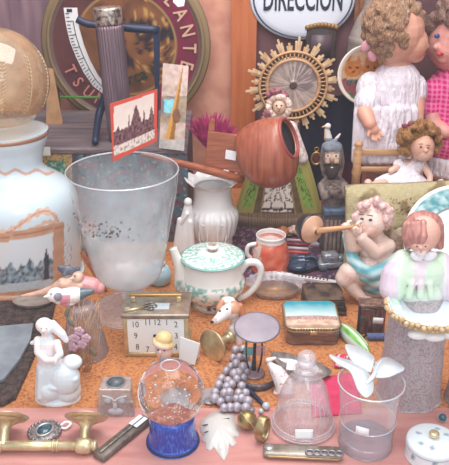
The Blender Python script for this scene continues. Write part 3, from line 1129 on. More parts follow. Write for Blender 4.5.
def plamp(u, v, co, n):
    c = hx('CBDCE4')
    if co.y > 10:
        return c
    th = math.degrees(math.atan2(co.x, -co.y))
    hv = co.z / zz(178)
    q = fbm(co.x * .09, co.z * .09, 3)
    # painted panel in a gold frame
    s = u / 58.0
    top = 243 - 11 * s
    bot = 293 - 6 * s
    if u < 64 and v > top - 9 and v < bot + 9:
        if u > 53 or v < top or v > bot:
            return mixc('C9A58A', 'B58468', .5 + q) if not (v < top and abs(v - top + 4.5) < .8) else 'A8765C'
        c = mixc('CFDEE6', 'D7DADC', .5 + q)
        f = (v - top) / (bot - top)
        qq = fbm(u * .25, v * .25, 6)
        sk = .5 - .2 * nz(u * .15, 2)
        if f > sk:
            c = mixc('9FB2BC', '3B4A58', qq * 1.8 + .45)
        if 44 < u < 49 and f > .25 + abs(u - 46.5) * .08:
            c = hx('2E3C4C')
        if f > .84:
            c = mixc('AEBEC6', 'C8D2D6', qq + .5)
        return c
    # scrolls above the frame
    cu = 62 - 60 * (1 - max(0, min(1, (v - 205) / 24)))
    f_ = max(0, min(1, u / 46))
    k = 234 - 23 * f_ * f_ * (3 - 2 * f_)
    if u > 46:
        k = 211 + (u - 46) ** 2 * .07
    if u < 62 and abs(v - k) < 3.4 + 1.2 * math.sin(u * .7):
        return mixc('CFA78E', 'E2C4AF', .5 + q) if abs(v - k) > .5 else 'A97C66'
    k2 = 239 - 17 * f_ ** 1.6
    if u < 56 and abs(v - k2) < 2 + .8 * math.sin(u * .9):
        return mixc('C99E84', 'DDBBA4', .5 + q)
    if 64 < u < 72 and 225 < v < 278 and fbm(u * .4, v * .3, 9) > .16:
        return 'C9A090'
    if 168 < v < 178 and abs(math.sin(u * .3) * 2 + 172 - v) < 1.6:
        return 'C9A596'
    return c


prof = [(0, 0), (57, 0), (59, 3), (60.5, 20), (61.5, zz(230)), (62, zz(208)), (60.5, zz(195)), (55, zz(185)), (45, zz(177.5)), (36, zz(171)), (32, zz(163)), (34.5, zz(150)), (39, zz(138)), (40, zz(131)), (39, zz(129.5)), (37, zz(130)), (0, zz(131))]
bm = lathe(prof, 280, sm=12, sy=.9)
t.mk('body', bm, M('opaline_glass', rough=.16, attr=True, coat=.5), paint=plamp)
t.mk('gilt_band', lathe([(39.9, zz(135)), (40.5, zz(134)), (40.7, zz(131.8)), (40.2, zz(131))], 96, cap=(False, False), sy=.9), M('copper_gilt', 'B48A70', .35, .6))
rg = 46
cz = zz(80)
amb = GLASS('amber_globe_glass', tint='EED6B8', haze=.28, hazecol='DDBE98', dust=(.06, .5), base=.1, strong=1.0)
prof = [(rg * math.sin(a_), cz - rg * math.cos(a_)) for a_ in [R(x) for x in range(38, 176, 6)]]
t.mk('globe', lathe(prof, 72, cap=(False, False)), amb)
bm = bmesh.new()
for k in range(3):
    for i in range(16):
        a_ = R(60 + i * 4)
        az = R(-90 + 14 + k * 33 + i * .8)
        p = Vector((math.sin(a_) * math.cos(az), math.sin(a_) * math.sin(az), -math.cos(a_))) * (rg + .3)
        for sg in (-1, 1):
            q_ = p + Vector((sg * 4.5 * math.sin(-az), sg * 4.5 * math.cos(az) * .2, 3.4))
            q_ = q_ - Vector((0, 0, 0))
            q_ = q_.normalized() * (rg + .4)
            join(bm, tube([p + Vector((0, 0, cz)), (p + q_) / 2 * 1.004 + Vector((0, 0, cz)), q_ + Vector((0, 0, cz))], [.25, .4, .1], 4))
t.mk('etched_leaves', bm, M('etched_gilt', 'C7B48E', .6))

# big footed glass vase
t = T('glass_vase', 'large clear footed glass vase with wide rim in front of the painted chest', 'vase', 131, 309)
zz = lambda v: t.h(v)
kf = lambda z_: (t.loc + Vector((0, 0, z_ * t.m)) - CAM).dot(FW) / F / t.m
zr = zz(170)
rr_ = lambda px, v: px * kf(zz(v))
bot = zz(283)
prof = [(4, zz(289)), (7, bot), (20, zz(281)), (30, zz(275)), (34, zz(265)), (38.5, zz(245)), (44.5, zz(215)), (49.5, zz(190)), (rr_(56, 170), zr)]
t.mk('bowl', lathe(prof, 72, sm=4, cap=(False, False)), GL_VASE)
t.mk('rim', ring(rr_(56, 170), .8, (0, 0, zr), n=72), RIMW)
t.mk('stem', lathe([(10, 3.5), (5, 6), (4, 10), (8, 14), (9, 17), (6, 20), (4.5, 22), (5, zz(289) + 1)], 24, sm=4, cap=(False, False)), GL_CUT)
t.mk('foot', lathe([(0, 0), (36, 0), (37, 1), (34, 2.2), (14, 3.2), (10, 4)], 56, sm=3), GL_CUT)
bm = bmesh.new()
for i in range(70):
    th = R(-125 + rnd.gauss(18, 22))
    zq = zz(rnd.gauss(211, 6))
    rad = 34 + (zq - zz(265)) / (zr - zz(265)) * 21.5
    join(bm, ball(rnd.uniform(.35, 1.1), (rad * math.cos(th) * 1.0, rad * math.sin(th), zq), seg=6))
t.mk('dirt_specks', bm, M('brown_dirt', '6A6058', .9)).__setitem__('kind', 'stuff')

# white fluted vase
t = T('fluted_vase', 'white fluted porcelain vase with ruffled mouth behind the teapot', 'vase', 213, 243)
zz = lambda v: t.h(v)
fl = lambda th, i, r, z: (r * (1 + .03 * math.cos(th * 24) * max(0, min(1, (zz(206) - z) / 4)) * max(0, min(1, z / 6))), z)
t.mk('body', lathe([(0, 0), (18, 0), (19, 3), (19, 8), (21.5, zz(232)), (24.5, zz(220)), (24.6, zz(213)), (22, zz(208)), (19.6, zz(204)), (18.2, zz(197)), (18.2, zz(190)), (19, zz(185))], 120, sm=4, fn=fl, cap=(True, False)), PORC)
t.mk('ruffled_mouth', lathe([(18.8, zz(185)), (20.5, zz(183)), (24.5, zz(180)), (26, zz(179)), (24, zz(180.5)), (19.5, zz(183)), (17.5, zz(186))], 96, sm=3, fn=lambda th, i, r, z: (r * (1 + .05 * math.cos(th * 12) * max(0, (r - 18) / 8)), z + 1.7 * math.cos(th * 12) * max(0, (r - 18) / 8)), cap=(False, False)), PORC)
bm = bmesh.new()
for a_ in (-112, -68):
    pts = []
    for i in range(18):
        k = i / 17 * 2 * PI
        th = R(a_ + 11 * math.cos(k))
        pts.append((24.3 * math.cos(th), 24.3 * math.sin(th), zz(226) + 11 * math.sin(k)))
    join(bm, tube(pts, .7, 6, closed=True))
t.mk('relief_oval', bm, PORC)
ZV = t.loc.z + zz(176) * t.m
YV = t.loc.y

# white figure behind the big vase
t = T('white_figurine', 'white draped porcelain figurine between the glass vase and the fluted vase', 'figurine', 183, 256)
t.link('figure', blob(t, [('c', [(184, 248, 0, 9), (186, 232, 0, 8), (187, 218, 0, 6.5), (188, 206, 0, 4)]), ('c', [(178, 246, -3, 5), (180, 220, -4, 3)]), ('c', [(190, 246, -4, 5), (190, 222, -5, 3)]), ('e', 188, 202, -1, 4, 4, 4.5), ('e', 184, 250, 0, 10, 8, 3),
                       ('c', [(181, 222, -5, 2.4), (187, 214, -6, 2.2)])], .6, 3), PORC)

# wooden scoop resting on the vases
t = T('wooden_scoop', 'reddish wooden hooded scoop with long handle lying across the white fluted vase', 'scoop', 225, 170, Y=YV - .02)
dl = 4
t.mk('handle', tube([t.L(141, 156, -22), t.L(170, 163, -18), t.L(205, 172, -8), t.L(243, 182, 0)], [2.2, 3, 4, 4.2], 10, sm=4), WOODB)
t.mk('board', prism([t.L(u, v, d) for u, v, d in ((208, 134, 2), (248, 139, 0), (245, 176, -3), (205, 168, -1))], (0, 3.5, 0), .5), WOODB, smooth=False)
t.mk('back_post', prism([t.L(u, v, d) for u, v, d in ((209, 124, 3), (212, 121, 3), (215, 123, 3), (213, 164, 0), (206, 164, 0))], (0, 5, 0), .6), WOODB, smooth=False)
t.mk('price_sticker', prism([t.L(u, v, -2.2) for u, v in ((226, 152), (236.5, 154), (235.5, 163), (225, 161))], (0, -.3, 0)), LABEL, smooth=False)
# hood: bent sheet around a slanted axis
d = Vector((.84, -.35, .40)).normalized()
e1 = Vector((0, 0, 1)) - d * d.z
e1.normalize()
e2 = d.cross(e1)
A = t.L(247, 161, 4)
B = A + d * 50
rings_ = [(0, 19, 23, 0), (.03, 22, 27, 0), (.2, 26, 32, -1), (.5, 28, 35, -2), (.8, 27, 32, -1), (.95, 23, 25, 4), (1.0, 18, 19.5, 7), (.96, 16, 17.5, 7)]
bm = bmesh.new()
rows = []
for f, a_, b_, up in crom(rings_, 4):
    c_ = A + d * 50 * f + e1 * up
    rows.append([bm.verts.new(c_ + e1 * b_ * math.cos(2 * PI * k / 48) + e2 * a_ * math.sin(2 * PI * k / 48)) for k in range(48)])
for i in range(len(rows) - 1):
    for k in range(48):
        bm.faces.new((rows[i][k], rows[i][(k + 1) % 48], rows[i + 1][(k + 1) % 48], rows[i + 1][k]))
bm.faces.new(list(reversed(rows[0])))
bmesh.ops.recalc_face_normals(bm, faces=bm.faces)
t.mk('hood', bm, WOODR)
cc = A + d * 50 + e1 * 7
ro = tube([cc + e1 * 19.5 * math.cos(2 * PI * k / 40) + e2 * 18 * math.sin(2 * PI * k / 40) for k in range(40)], 1.7, 8, closed=True)
t.mk('opening_rim', ro, M('red_lacquer_rim', '9A4440', .35))
bm = bmesh.new()
for k in range(2):
    pass
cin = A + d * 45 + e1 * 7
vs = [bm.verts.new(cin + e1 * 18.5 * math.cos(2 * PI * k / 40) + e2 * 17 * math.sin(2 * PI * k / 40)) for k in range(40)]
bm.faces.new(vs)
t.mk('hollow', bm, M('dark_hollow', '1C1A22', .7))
t.root.location.z += 2.5 * t.m
t.mk('rivet', ball(1.8, t.L(248, 143, -5)), STEEL)
t.mk('rivet', ball(1.8, t.L(244, 176, -8)), STEEL)

# small pot behind the glass vase
t = T('clay_pot', 'small pale pot with rust red mouth between the lamp and the glass vase', 'pot', 89, 252)
t.root.scale = (t.m * .88,) * 3
t.mk('body', lathe([(0, 0), (9, 0), (13, 6), (14, 14), (11, 21), (9, 25), (11, 30), (13, 33), (11, 32), (8, 26), (0, 18)], 36, sm=4), PORCV, paint=lambda u, v, c, n: 'A5563E' if c.z > 24 and n.z > .2 else mixc('C9B9A6', '8FA09C', (17 - c.z) / 14 + .3))
t = T('wooden_stick', 'short brown wooden stick leaning beside the foot of the glass vase', 'stick', 106, 292)
t.mk('stick', box(4.5, 3, 47, .6, loc=(0, 0, 0)), WOODB)
t.root.rotation_euler = (R(-14), R(-30), 0)

# ================================================================== MIDDLE
# teapot
t = T('teapot', 'white teapot with teal floral transfer pattern and wide flat lid', 'teapot', 213, 303)
zz = lambda v: t.h(v)
zl = zz(258)


def ptea(u, v, co, n):
    q = fbm(co.x * .2, co.z * .2, co.y * .2)
    c = hx('F0EEE8')
    if 6 < co.z < zl * .62 and q > .04:
        c = mixc('B4CFC6', '7FAEA4', q * 3)
    if co.z < 13 and abs(co.x - 3) < 9 and q > -.1:
        c = mixc('3E4E7A', '8A4A4A', (q > .1) * 1.0)
    if co.z < 2.2:
        c = hx('B9A890')
    return c


t.mk('body', lathe([(0, 0), (20, 0), (20, 2), (19, 4), (27, 12), (31, 20), (31.5, 27), (29, 34), (27, zl - 2), (28, zl), (24, zl), (0, zl - 1)], 96, sm=6), PORCV, paint=ptea)


def plid(u, v, co, n):
    r = math.hypot(co.x, co.y)
    q = fbm(co.x * .35, co.y * .35, 4)
    c = hx('EAEEEA')
    if r > 12 and q > -.02:
        c = mixc('86BBB0', 'BFDDD6', .4 - q)
    if r > 29.5:
        c = hx('7DAFA6')
    if r < 4.6:
        c = mixc('7A5A48', 'CDBFB0', q + .5)
    return c


lid_o = t.mk('lid', lathe([(28, zl + .3), (31, zl + 1), (31.3, zl + 2.3), (28, zl + 3), (18, zl + 5.2), (9, zl + 7), (5, zl + 8), (0, zl + 8.2)], 96, sm=6), PORCV, paint=plid)
t.mk('knob', lathe([(4.5, zl + 7.8), (4, zl + 10), (6, zl + 12.5), (5, zl + 14.5), (0, zl + 15)], 32, sm=5), PORCV, paint=plid, parent=lid_o)
spt = [t.L(190, 296, 0), t.L(182, 284, -3), t.L(180, 268, -4), t.L(176, 256, -4), t.L(173, 248, -4)]
t.mk('spout', tube(spt, [10, 7.5, 5.5, 4.3, 3.8], 20, sm=6), PORCV, paint=ptea)
t.mk('handle', tube([t.L(240, 272, 0), t.L(247, 263, 0), t.L(257, 263, 0), t.L(261, 271, 0), t.L(257, 284, 0), t.L(248, 294, 0), t.L(238, 299, 0)], [3.6, 3.8, 3.6, 3.4, 3.2, 3, 3], 14, sm=6), PORC)

# red relief mug
t = T('relief_mug', 'white-rimmed red relief mug with handle behind the teapot', 'mug', 270, 267)
zz = lambda v: t.h(v)
zt = zz(235)


def pmug(u, v, co, n):
    q = fbm(co.x * .12, co.z * .12, 2)
    if co.z > zt - 5:
        return 'ECE6E2'
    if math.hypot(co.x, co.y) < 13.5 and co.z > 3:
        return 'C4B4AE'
    if u < 261 and v < 262 and q > -.15:
        return mixc('E5D9D0', 'B99C8E', q + .4)
    return mixc('C9533F', 'DE8568', q * 1.2 + .4)


t.mk('body', lathe([(0, 0), (17.5, 0), (19, 2), (18.8, 12), (16.8, 24), (14.2, zt - 5), (14.8, zt), (13.8, zt), (13.4, zt - 8), (0, zt - 10)], 60, sm=5, fn=lambda th, i, r, z: (r * (1 + (.04 * nz(math.cos(th) * 3, math.sin(th) * 3, z * .15) if 3 < z < zt - 6 else 0)), z)), PORCV, paint=pmug)
t.mk('handle', tube([(-14, -3, zt - 8), (-22, -4, zt - 10), (-23, -4, zt - 19), (-16, -3, zt - 27)], 2.2, 10, sm=5), PORC)

# roses at the statue's foot
for i, (u, v, c1, lb) in enumerate(((270, 232, 'C98F92', 'pink porcelain rose behind the red mug, leftmost of the small flowers'), (283, 231, 'C07A52', 'orange-brown porcelain rose at the hem of the robed statue'), (294, 230, 'DDB9A8', 'cream porcelain rose nearest the dark trumpet bell'))):
    t = T('porcelain_rose', lb, 'flower', u, v + 5, group='porcelain roses at the foot of the statue')
    bm = bmesh.new()
    for k in range(3):
        for j in range(5):
            th = 2 * PI * j / 5 + k * .6
            rr = 4.6 - k * 1.6
            join(bm, ball(3.2 - k * .5, (rr * math.cos(th), rr * math.sin(th), 5 + k * 1.8), (1, 1, .8), seg=8))
    t.mk('petals', bm, M('rose_glaze', c1, .35, noise_=(.3, '8A4A44', .5, .75)))
    t.mk('leaves', join(ball(5, (-5, -2, 2), (1, .6, .35)), ball(5, (5, -2, 2), (1, .6, .35))), M('green_leaf_glaze', '4A4A38', .4))

# carved bearded man
t = T('carved_figure', 'grey-brown carved wooden statuette of a bearded man holding a blue ledge', 'statuette', 333, 251)
fig = [('e', 332, 158, -2, 9, 10, 14), ('e', 332, 147, 0, 10, 10, 6), ('e', 332, 170, -9, 6.5, 6, 9), ('e', 332, 159, -14, 2.2, 3, 3.5), ('c', [(340, 150, 1, 3), (341.5, 162, 2, 3), (340, 174, 3, 2.4)]), ('c', [(324, 150, 1, 3), (322.5, 162, 2, 3), (324, 174, 3, 2.4)]), ('e', 328, 162, -12, 3, 3, 2.5), ('e', 336, 162, -12, 3, 3, 2.5),
       ('c', [(333, 180, 0, 9), (333, 196, 0, 11.5), (333, 240, 0, 12)]), ('e', 333, 184, 0, 13, 9, 8), ('c', [(322, 186, -4, 4.5), (325, 196, -12, 4.2), (338, 190, -14, 4)]), ('c', [(344, 186, -4, 4.5), (342, 196, -12, 4.2), (332, 192, -16, 4)]),
       ('c', [(330, 188, -17, 1.4), (336, 185, -18, 1.2)]), ('c', [(330, 190, -17, 1.4), (336, 188, -18, 1.2)]), ('c', [(331, 192, -17, 1.4), (336, 191, -18, 1.2)]), ('c', [(338, 187, -17, 1.4), (333, 184, -18, 1.2)])]


def pcarv(u, v, co, n):
    q = fbm(co.x * .2, co.z * .2, co.y * .2)
    c = mixc('8A7A72', '574A4A', q * 1.3 + .45)
    if v < 151:
        c = mixc('7E858E', '565C66', q + .5)
    if 152 < v < 163 and abs(u - 332) < 7:
        c = mixc('B89C88', '9A7A6A', q + .5)
        if abs(abs(u - 332) - 4) < 2.6 and abs(v - 156) < 1.7:
            c = hx('C9BCAC')
    if v > 164 and v < 180 and abs(u - 332) < 8 and co.y < -5:
        c = mixc('4A3C3A', '352A2A', q + .5)
    return c


t.link('body', blob(t, fig, .7, 3), MATTV, paint=pcarv)
face_bits(t, ((328, 156, -14), (336, 156, -14)), (332, 167.5, -15.6), 1.0, '1E1715', 'D8CFC2', brow=[((325, 152, -13.5), (330, 153, -14.5)), ((334, 153, -14.5), (339, 152, -13.5))])
zb = t.h(206)
t.mk('ledge', box(28, 12, 6, 1, loc=(0, -14, zb - 2)), M('blue_grey_paint', '5A6C84', .6, noise_=(.2, '3E4C60', .4, .7)))
t.mk('plinth', box(26, 30, zb - 2, 1.5, loc=(0, -2, 0)), M('carved_wood', '6E6A72', .7, noise_=(.12, '4A3A3A', .35, .7)))
bm = bmesh.new()
for i in range(6):
    join(bm, box(3, 2, zb - 10, .8, loc=(-10 + i * 4, -17.5, 3)))
t.mk('carved_slats', bm, M('carved_slat_wood', 'A0887A', .7, noise_=(.15, '6A5650', .35, .7)))

# cherub
t = T('cherub', 'painted porcelain cherub with pink curls and turquoise drape blowing a wooden trumpet', 'figurine', 370, 293)
ch = [('e', 370, 222, -4, 15, 15, 15), ('e', 363, 228, -12, 6, 6, 6), ('e', 371, 229, -14, 6.5, 6, 6), ('e', 361, 225, -18, 2.3, 2.5, 2.3), ('e', 364, 234, -15, 4, 4, 3.5),
      ('c', [(375, 234, 0, 8), (378, 242, 0, 9)]), ('c', [(379, 248, 0, 14), (374, 264, -3, 16)]), ('e', 369, 264, -10, 12, 11, 10), ('e', 368, 251, -10, 8, 7, 7), ('e', 381, 251, -8, 8, 7, 7),
      ('c', [(365, 243, -6, 7), (352, 246, -16, 6.4), (348, 232, -20, 4.6)]), ('e', 346, 228, -21, 4.4, 4, 4.8),
      ('c', [(343, 225, -22, 1.6), (342, 229, -24, 1.5), (344, 232, -24, 1.3)]), ('c', [(345, 224, -23, 1.6), (344, 228, -26, 1.5), (346, 231, -25, 1.3)]), ('c', [(347, 224, -23, 1.6), (346.5, 228, -26, 1.5), (348, 231, -25, 1.3)]), ('c', [(349, 225, -22, 1.5), (349, 228, -25, 1.3)]), ('c', [(348, 222, -20, 1.6), (351, 221, -19, 1.4)]),
      ('c', [(388, 246, -4, 7.5), (376, 252, -18, 6.6), (361, 238, -22, 4.8)]), ('e', 357, 231, -22, 4.6, 4, 5),
      ('c', [(355, 226, -23, 1.7), (353, 228, -26, 1.5), (354, 232, -26, 1.3)]), ('c', [(357, 225, -23, 1.7), (355.5, 228, -26.5, 1.5), (357, 232, -26, 1.3)]), ('c', [(359, 226, -23, 1.6), (358, 229, -26, 1.5), (359, 233, -26, 1.3)]), ('c', [(361, 228, -23, 1.5), (360.5, 232, -26, 1.3)]), ('c', [(358, 223, -21, 1.6), (361, 221, -19, 1.4)]),
      ('c', [(368, 274, -4, 12), (349, 273, -18, 10.5), (345, 278, -19, 9.5)]), ('c', [(346, 278, -18, 9), (354, 290, -20, 6.5), (362, 298, -22, 5)]), ('e', 366, 300, -24, 7, 5, 4),
      ('c', [(382, 276, 0, 12), (396, 286, -8, 9), (400, 296, -10, 6)]), ('e', 374, 290, 2, 20, 12, 6)]


def pcher(u, v, co, n):
    q = fbm(u * .1, v * .1)
    c = mixc('EAD3C6', 'E0BFB0', q + .35)
    for cu, cv, r in ((363, 229, 5), (373, 230, 5), (346, 277, 7)):
        d2 = ((u - cu) ** 2 + (v - cv) ** 2) / (r * r)
        c = mixc(c, 'DE9F92', max(0, .55 - d2 * .5))
    return c


t.link('body', blob(t, ch, .6, 3), M('bisque', rough=.35, attr=True, coat=.15), paint=pcher)
face_bits(t, ((362, 219, -18), (370.5, 220, -19)), (358.5, 230, -18), 1.8, '3C4A5E', 'C46A62', brow=[((359, 214.5, -17), (364, 214.5, -18.3)), ((367, 215, -19), (373, 216, -18))])
hp = []
for i in range(60):
    th = rnd.uniform(0, 2 * PI)
    ph = math.acos(rnd.uniform(-.55, 1))
    x, y, zq = math.sin(ph) * math.cos(th), math.sin(ph) * math.sin(th), math.cos(ph)
    if y < -.05 and zq < .62 and x < .62:
        continue
    hp.append((373 + 16.5 * x, 217 - 16 * zq, 14 * y - 4))
curls(t, hp, 4.4, 'hair', PORCV, lambda u, v, c, n: mixc('E6C9C4', 'C99A96', nz(u * .5, v * .5, c.y * .4) * 1.1 + .4), .6, seed=11, core=[('e', 375, 214, 0, 15, 13, 12)])


def pdrape(u, v, co, n):
    q = math.sin((v + .35 * abs(u - 366)) * .55) * .5 + .3 * nz(u * .08, v * .1, 3)
    return mixc('5FB0BC', 'CFE4E6', q * .8 + .4)


t.link('drape', blob(t, [('c', [(350, 244, -8, 5), (352, 258, -16, 6), (360, 268, -22, 6.5), (372, 274, -24, 7), (386, 268, -16, 8), (392, 258, -6, 6)]),
                         ('c', [(356, 262, -18, 5), (364, 276, -22, 6), (378, 282, -20, 7), (392, 276, -10, 8)]), ('c', [(346, 236, -4, 4), (350, 250, -12, 5)]), ('e', 380, 286, -6, 18, 12, 8)], .7, 3), PORCV, paint=pdrape)
t.link('wing', blob(t, [('e', 397, 241, 6, 9, 4, 15, (0, 15, 0))] + [('c', [(391 + i * 2.8, 230 + i * 2, 3, 2.6), (394 + i * 2, 256 + i * .5, 2, 2)]) for i in range(5)], .7, 2), M('beige_feather_glaze', 'A8947C', .5, noise_=(.25, '7E6A58', .4, .65)))
tp = t.L(359, 226, -24)
bl = t.L(316, 231, -30)
dd = (bl - tp).normalized()
t.mk('trumpet', tube([tp, tp.lerp(bl, .5), bl], [1.9, 2.3, 3], 14), WOODL)
e1 = dd.orthogonal().normalized()
bm = lathe([(3, -2), (5, 0), (9, 2), (12.5, 4), (13.5, 5.5)], 36, sm=3, cap=(False, False))
q_ = Vector((0, 0, 1)).rotation_difference(Vector((-.55, .82, -.05)).normalized()).to_matrix().to_4x4()
bmesh.ops.transform(bm, matrix=Matrix.Translation(bl) @ q_, verts=bm.verts)
t.mk('trumpet_disc', bm, M('pale_turned_wood', 'CDA286', .5, noise_=(.1, 'B58A6C', .4, .7)))
bm = lathe([(13.6, 5), (14.5, 7), (13, 12), (10, 18), (0, 21)], 36, sm=3)
bmesh.ops.transform(bm, matrix=Matrix.Translation(bl) @ q_, verts=bm.verts)
t.mk('trumpet_bell', bm, M('black_lacquer', '221E24', .3, coat=.3))

# blue glass dish and glass car behind the trumpet
t = T('blue_dish', 'small dark blue glass dish with looped handle behind the white strip', 'dish', 302, 268)
t.mk('bowl', xf(lathe([(0, 0), (11, 0), (15, 4), (16, 6.5), (14.5, 6.5), (11, 3), (0, 2)], 36, sm=4), sc=(1.05, .9, 1)), M('blue_iridescent_glass', '4E6478', .12, .3, coat=.6, noise_=(.12, '2E3C58', .4, .6)))
t.mk('handle', tube([(-14, -6, 5), (-9, -14, 7), (-1, -15, 7.5), (2, -7, 7)], [2.6, 2.8, 2.6, 2.2], 10, sm=5), M('blue_glass_handle', '1F3556', .1, coat=.5))
t.mk('clip', tube([(3, 5, 8), (10, 6, 9.5), (15, 2, 8), (16, -8, 5)], [2, 2.2, 2, 1.8], 10, sm=5), NAVYM)
t = T('glass_car', 'little clear glass vintage car bottle behind the cherub trumpet', 'car', 332, 268)
GC = GLASS('glass_car_glass', tint='DCE4EC', haze=.28, hazecol='B4BAC4', dust=(.3, .5), base=.15)
t.mk('chassis', box(31, 15, 6, 1.5, loc=(0, 0, 3), rot=(0, 0, 8)), GC)
t.mk('cabin', box(16, 12, 9, 2.5, loc=(-3, -.5, 9), rot=(0, 0, 8)), GC)
t.mk('bonnet', box(11, 9, 5, 1.5, loc=(10, 1.5, 9), rot=(0, 0, 8)), GC)
for x, y in ((-9, -9), (10, -6.5), (-10, 6), (9, 8)):
    t.mk('wheel', join(xf(lathe([(0, -1), (3.6, -1), (4, 0), (3.6, 1), (0, 1)], 20), (x, y, 4), (90, 0, 8))), M('smoky_wheel_glass', '5A6070', .15, coat=.3))
t = T('grey_spectacles', 'grey plastic case with two dark round lenses beside the carved figure', 'case', 326, 246)
t.mk('case', box(32, 11, 5, 1.6, loc=(0, 0, 0), rot=(0, 0, -10)), M('grey_plastic', 'A9959A', .4, noise_=(.1, '8A7880', .4, .7)))
for x in (-6, 7):
    t.mk('lens', xf(lathe([(0, 0), (3.4, 0), (3.4, 2.5), (2.6, 3.2), (0, 2.6)], 20), (x, -1 - x * .17, 4.6)), M('dark_lens', '2A3350', .1))
# striped sticks
for i in range(4):
    p = (('red', 'D0524E', 'nearest the blue dish'), ('white', 'D9C4C4', 'second from the blue dish'), ('dark red', '8E3444', 'third from the blue dish'), ('pale pink', 'CFA0A4', 'nearest the roses'))[i]
    t = T('candy_stick', p[0] + ' thin stick lying beside the red mug, ' + p[2], 'stick', 296, 253 - i * 4, group='thin sticks beside the red mug')
    t.mk('stick', tube([(-9, 0, 1.5), (12, -3, 1.5)], 1.5, 8), M('stick_paint', p[1], .4))

# plum cloth under the back row
t = T('plum_cloth', 'dark plum cloth spread on the floor under the red mug and blue dish', 'cloth', 300, 255)


def pplum(u, v, co, n):
    q = fbm(u * .05, v * .08, 12)
    c = mixc('6B4655', '3F3346', q * 1.3 + .5)
    if abs(fbm(u * .12, v * .2, 15)) < .04:
        c = mixc(c, 'A88490', .6)
    return c


t.mk('cloth', sheet(t.Lz(236, 282, .2), t.Lz(352, 285, .2), t.Lz(345, 228, .2), t.Lz(232, 226, .2), 60, 40, fn=lambda s, q: .35 + .3 * math.sin(s * 23 + q * 9)), CLOTHV, paint=pplum)

# long white marked strip
t = T('marked_strip', 'long slim white strip with dark marks lying behind the pressed glass dish', 'strip', 303, 280)
A_, B_ = t.Lz(267, 274.5, 0), t.Lz(338, 284.5, 0)
ang_ = math.degrees(math.atan2(B_.y - A_.y, B_.x - A_.x))
ln = (B_ - A_).length
t.mk('strip', box(ln, 5, 3.5, .5, loc=(A_ + B_) / 2, rot=(0, 0, ang_)), M('ivory', 'DAD6D2', .4), smooth=False)
bm = bmesh.new()
for i in range(9):
    f = .45 + .05 * i
    join(bm, box(1.6, 2.6, .4, loc=A_.lerp(B_, f) + Vector((0, 0, 3.4)), rot=(0, 0, ang_)))
t.mk('marks', bm, BLACK)
t = T('navy_bow', 'small navy ribbon bow lying in front of the white strip', 'bow', 311, 291)
t.mk('loops', join(ball(4.5, (-5, 0, 3), (1.2, .7, .6), (0, 15, 20)), ball(4.5, (5, 0, 3), (1.2, .7, .6), (0, -15, -20)), ball(2, (0, 0, 3.5))), M('navy_ribbon', '232C48', .5))

# stacked old books
specs = [('old dark brown book with gilt pages, lowest of the stack behind the landscape box', 325, 322, 43, 7, '4B3B38'), ('old book with black cover, middle of the stack behind the landscape box', 324, 318, 41, 6, '2E2A30'), ('old tan-edged book, topmost of the stack behind the landscape box', 325, 316, 38, 5.5, '6B5444')]
base = PZ(325, 316)
zb = 0
for lb, u, v, w, hgt, c in specs:
    t = T('old_book', lb, 'book', u, 316, group='old books stacked behind the landscape box')
    t.root.location.z = zb
    dp = 34
    t.mk('cover', join(box(w, dp, 1.6, .3, loc=(0, dp / 2, 0)), box(w, dp, 1.6, .3, loc=(0, dp / 2, hgt - 1.6)), box(w, 2, hgt, .4, loc=(0, dp - 1, 0))), M('book_cover', c, .6, noise_=(.1, '1F1A1C', .45, .7)), smooth=False)
    t.mk('pages', box(w - 3, dp - 4, hgt - 3.2, .2, loc=(0, dp / 2 - .5, 1.6)), M('gilt_pages', 'A08A62', .6, noise_=(.5, '6A5640', .4, .6), stretch=(.05, 1, 6)), smooth=False)
    zb += (hgt + .1) * t.m
    t.root.rotation_euler = (0, 0, R(rnd.uniform(-5, 3)))

# pressed glass dish
t = T('pressed_glass_dish', 'oval pressed glass dish with gold fan pattern behind the landscape box', 'dish', 275, 292)


def pdish(u, v, co, n):
    return 'FFFFFF'


t.mk('bowl', xf(lathe([(0, 1), (22, 1), (27, 5), (29, 10), (30, 12), (28, 10.5), (24, 5), (20, 2.5), (0, 2.5)], 72, sm=3, fn=lambda th, i, r, z: (r * (1 + .035 * math.cos(th * 20) * (r > 24)), z)), sc=(1, .72, 1)), GL_CUT)


def pfan(u, v, co, n):
    r = math.hypot(co.x, co.y * 1.3 + 16)
    th = math.atan2(co.y * 1.3 + 16, co.x)
    q = fbm(co.x * .2, co.y * .2, 3)
    c = mixc('CFA78C', 'B98A72', q + .5)
    if abs(r - 26) < 2.4:
        c = mixc('6E5044', 'D9C3A0', .5 + .5 * math.sin(th * 34))
    elif r < 24:
        c = mixc('D9B07A', 'B57C5A', .5 + .5 * math.sin(th * 18) * .6 + q * .5)
    return c


t.mk('painted_base', xf(lathe([(0, 3), (8, 3), (16, 3), (24, 4.2)], 72, sm=6), sc=(1, .72, 1)), PORCV, paint=pfan)

# landscape box
t = T('landscape_box', 'small brass-beaded trinket box with turquoise sky landscape on its lid', 'box', 310, 331)
wd, dp = 52, 52
zt = t.h(331) + 0
top = 20


def rrect(w, d_, r, n=6):
    o = []
    for cx, cy, a0 in ((w / 2 - r, d_ / 2 - r, 0), (-w / 2 + r, d_ / 2 - r, 90), (-w / 2 + r, -d_ / 2 + r, 180), (w / 2 - r, -d_ / 2 + r, 270)):
        for k in range(n + 1):
            a_ = R(a0 + 90 * k / n)
            o.append((cx + r * math.cos(a_), cy + r * math.sin(a_)))
    return o


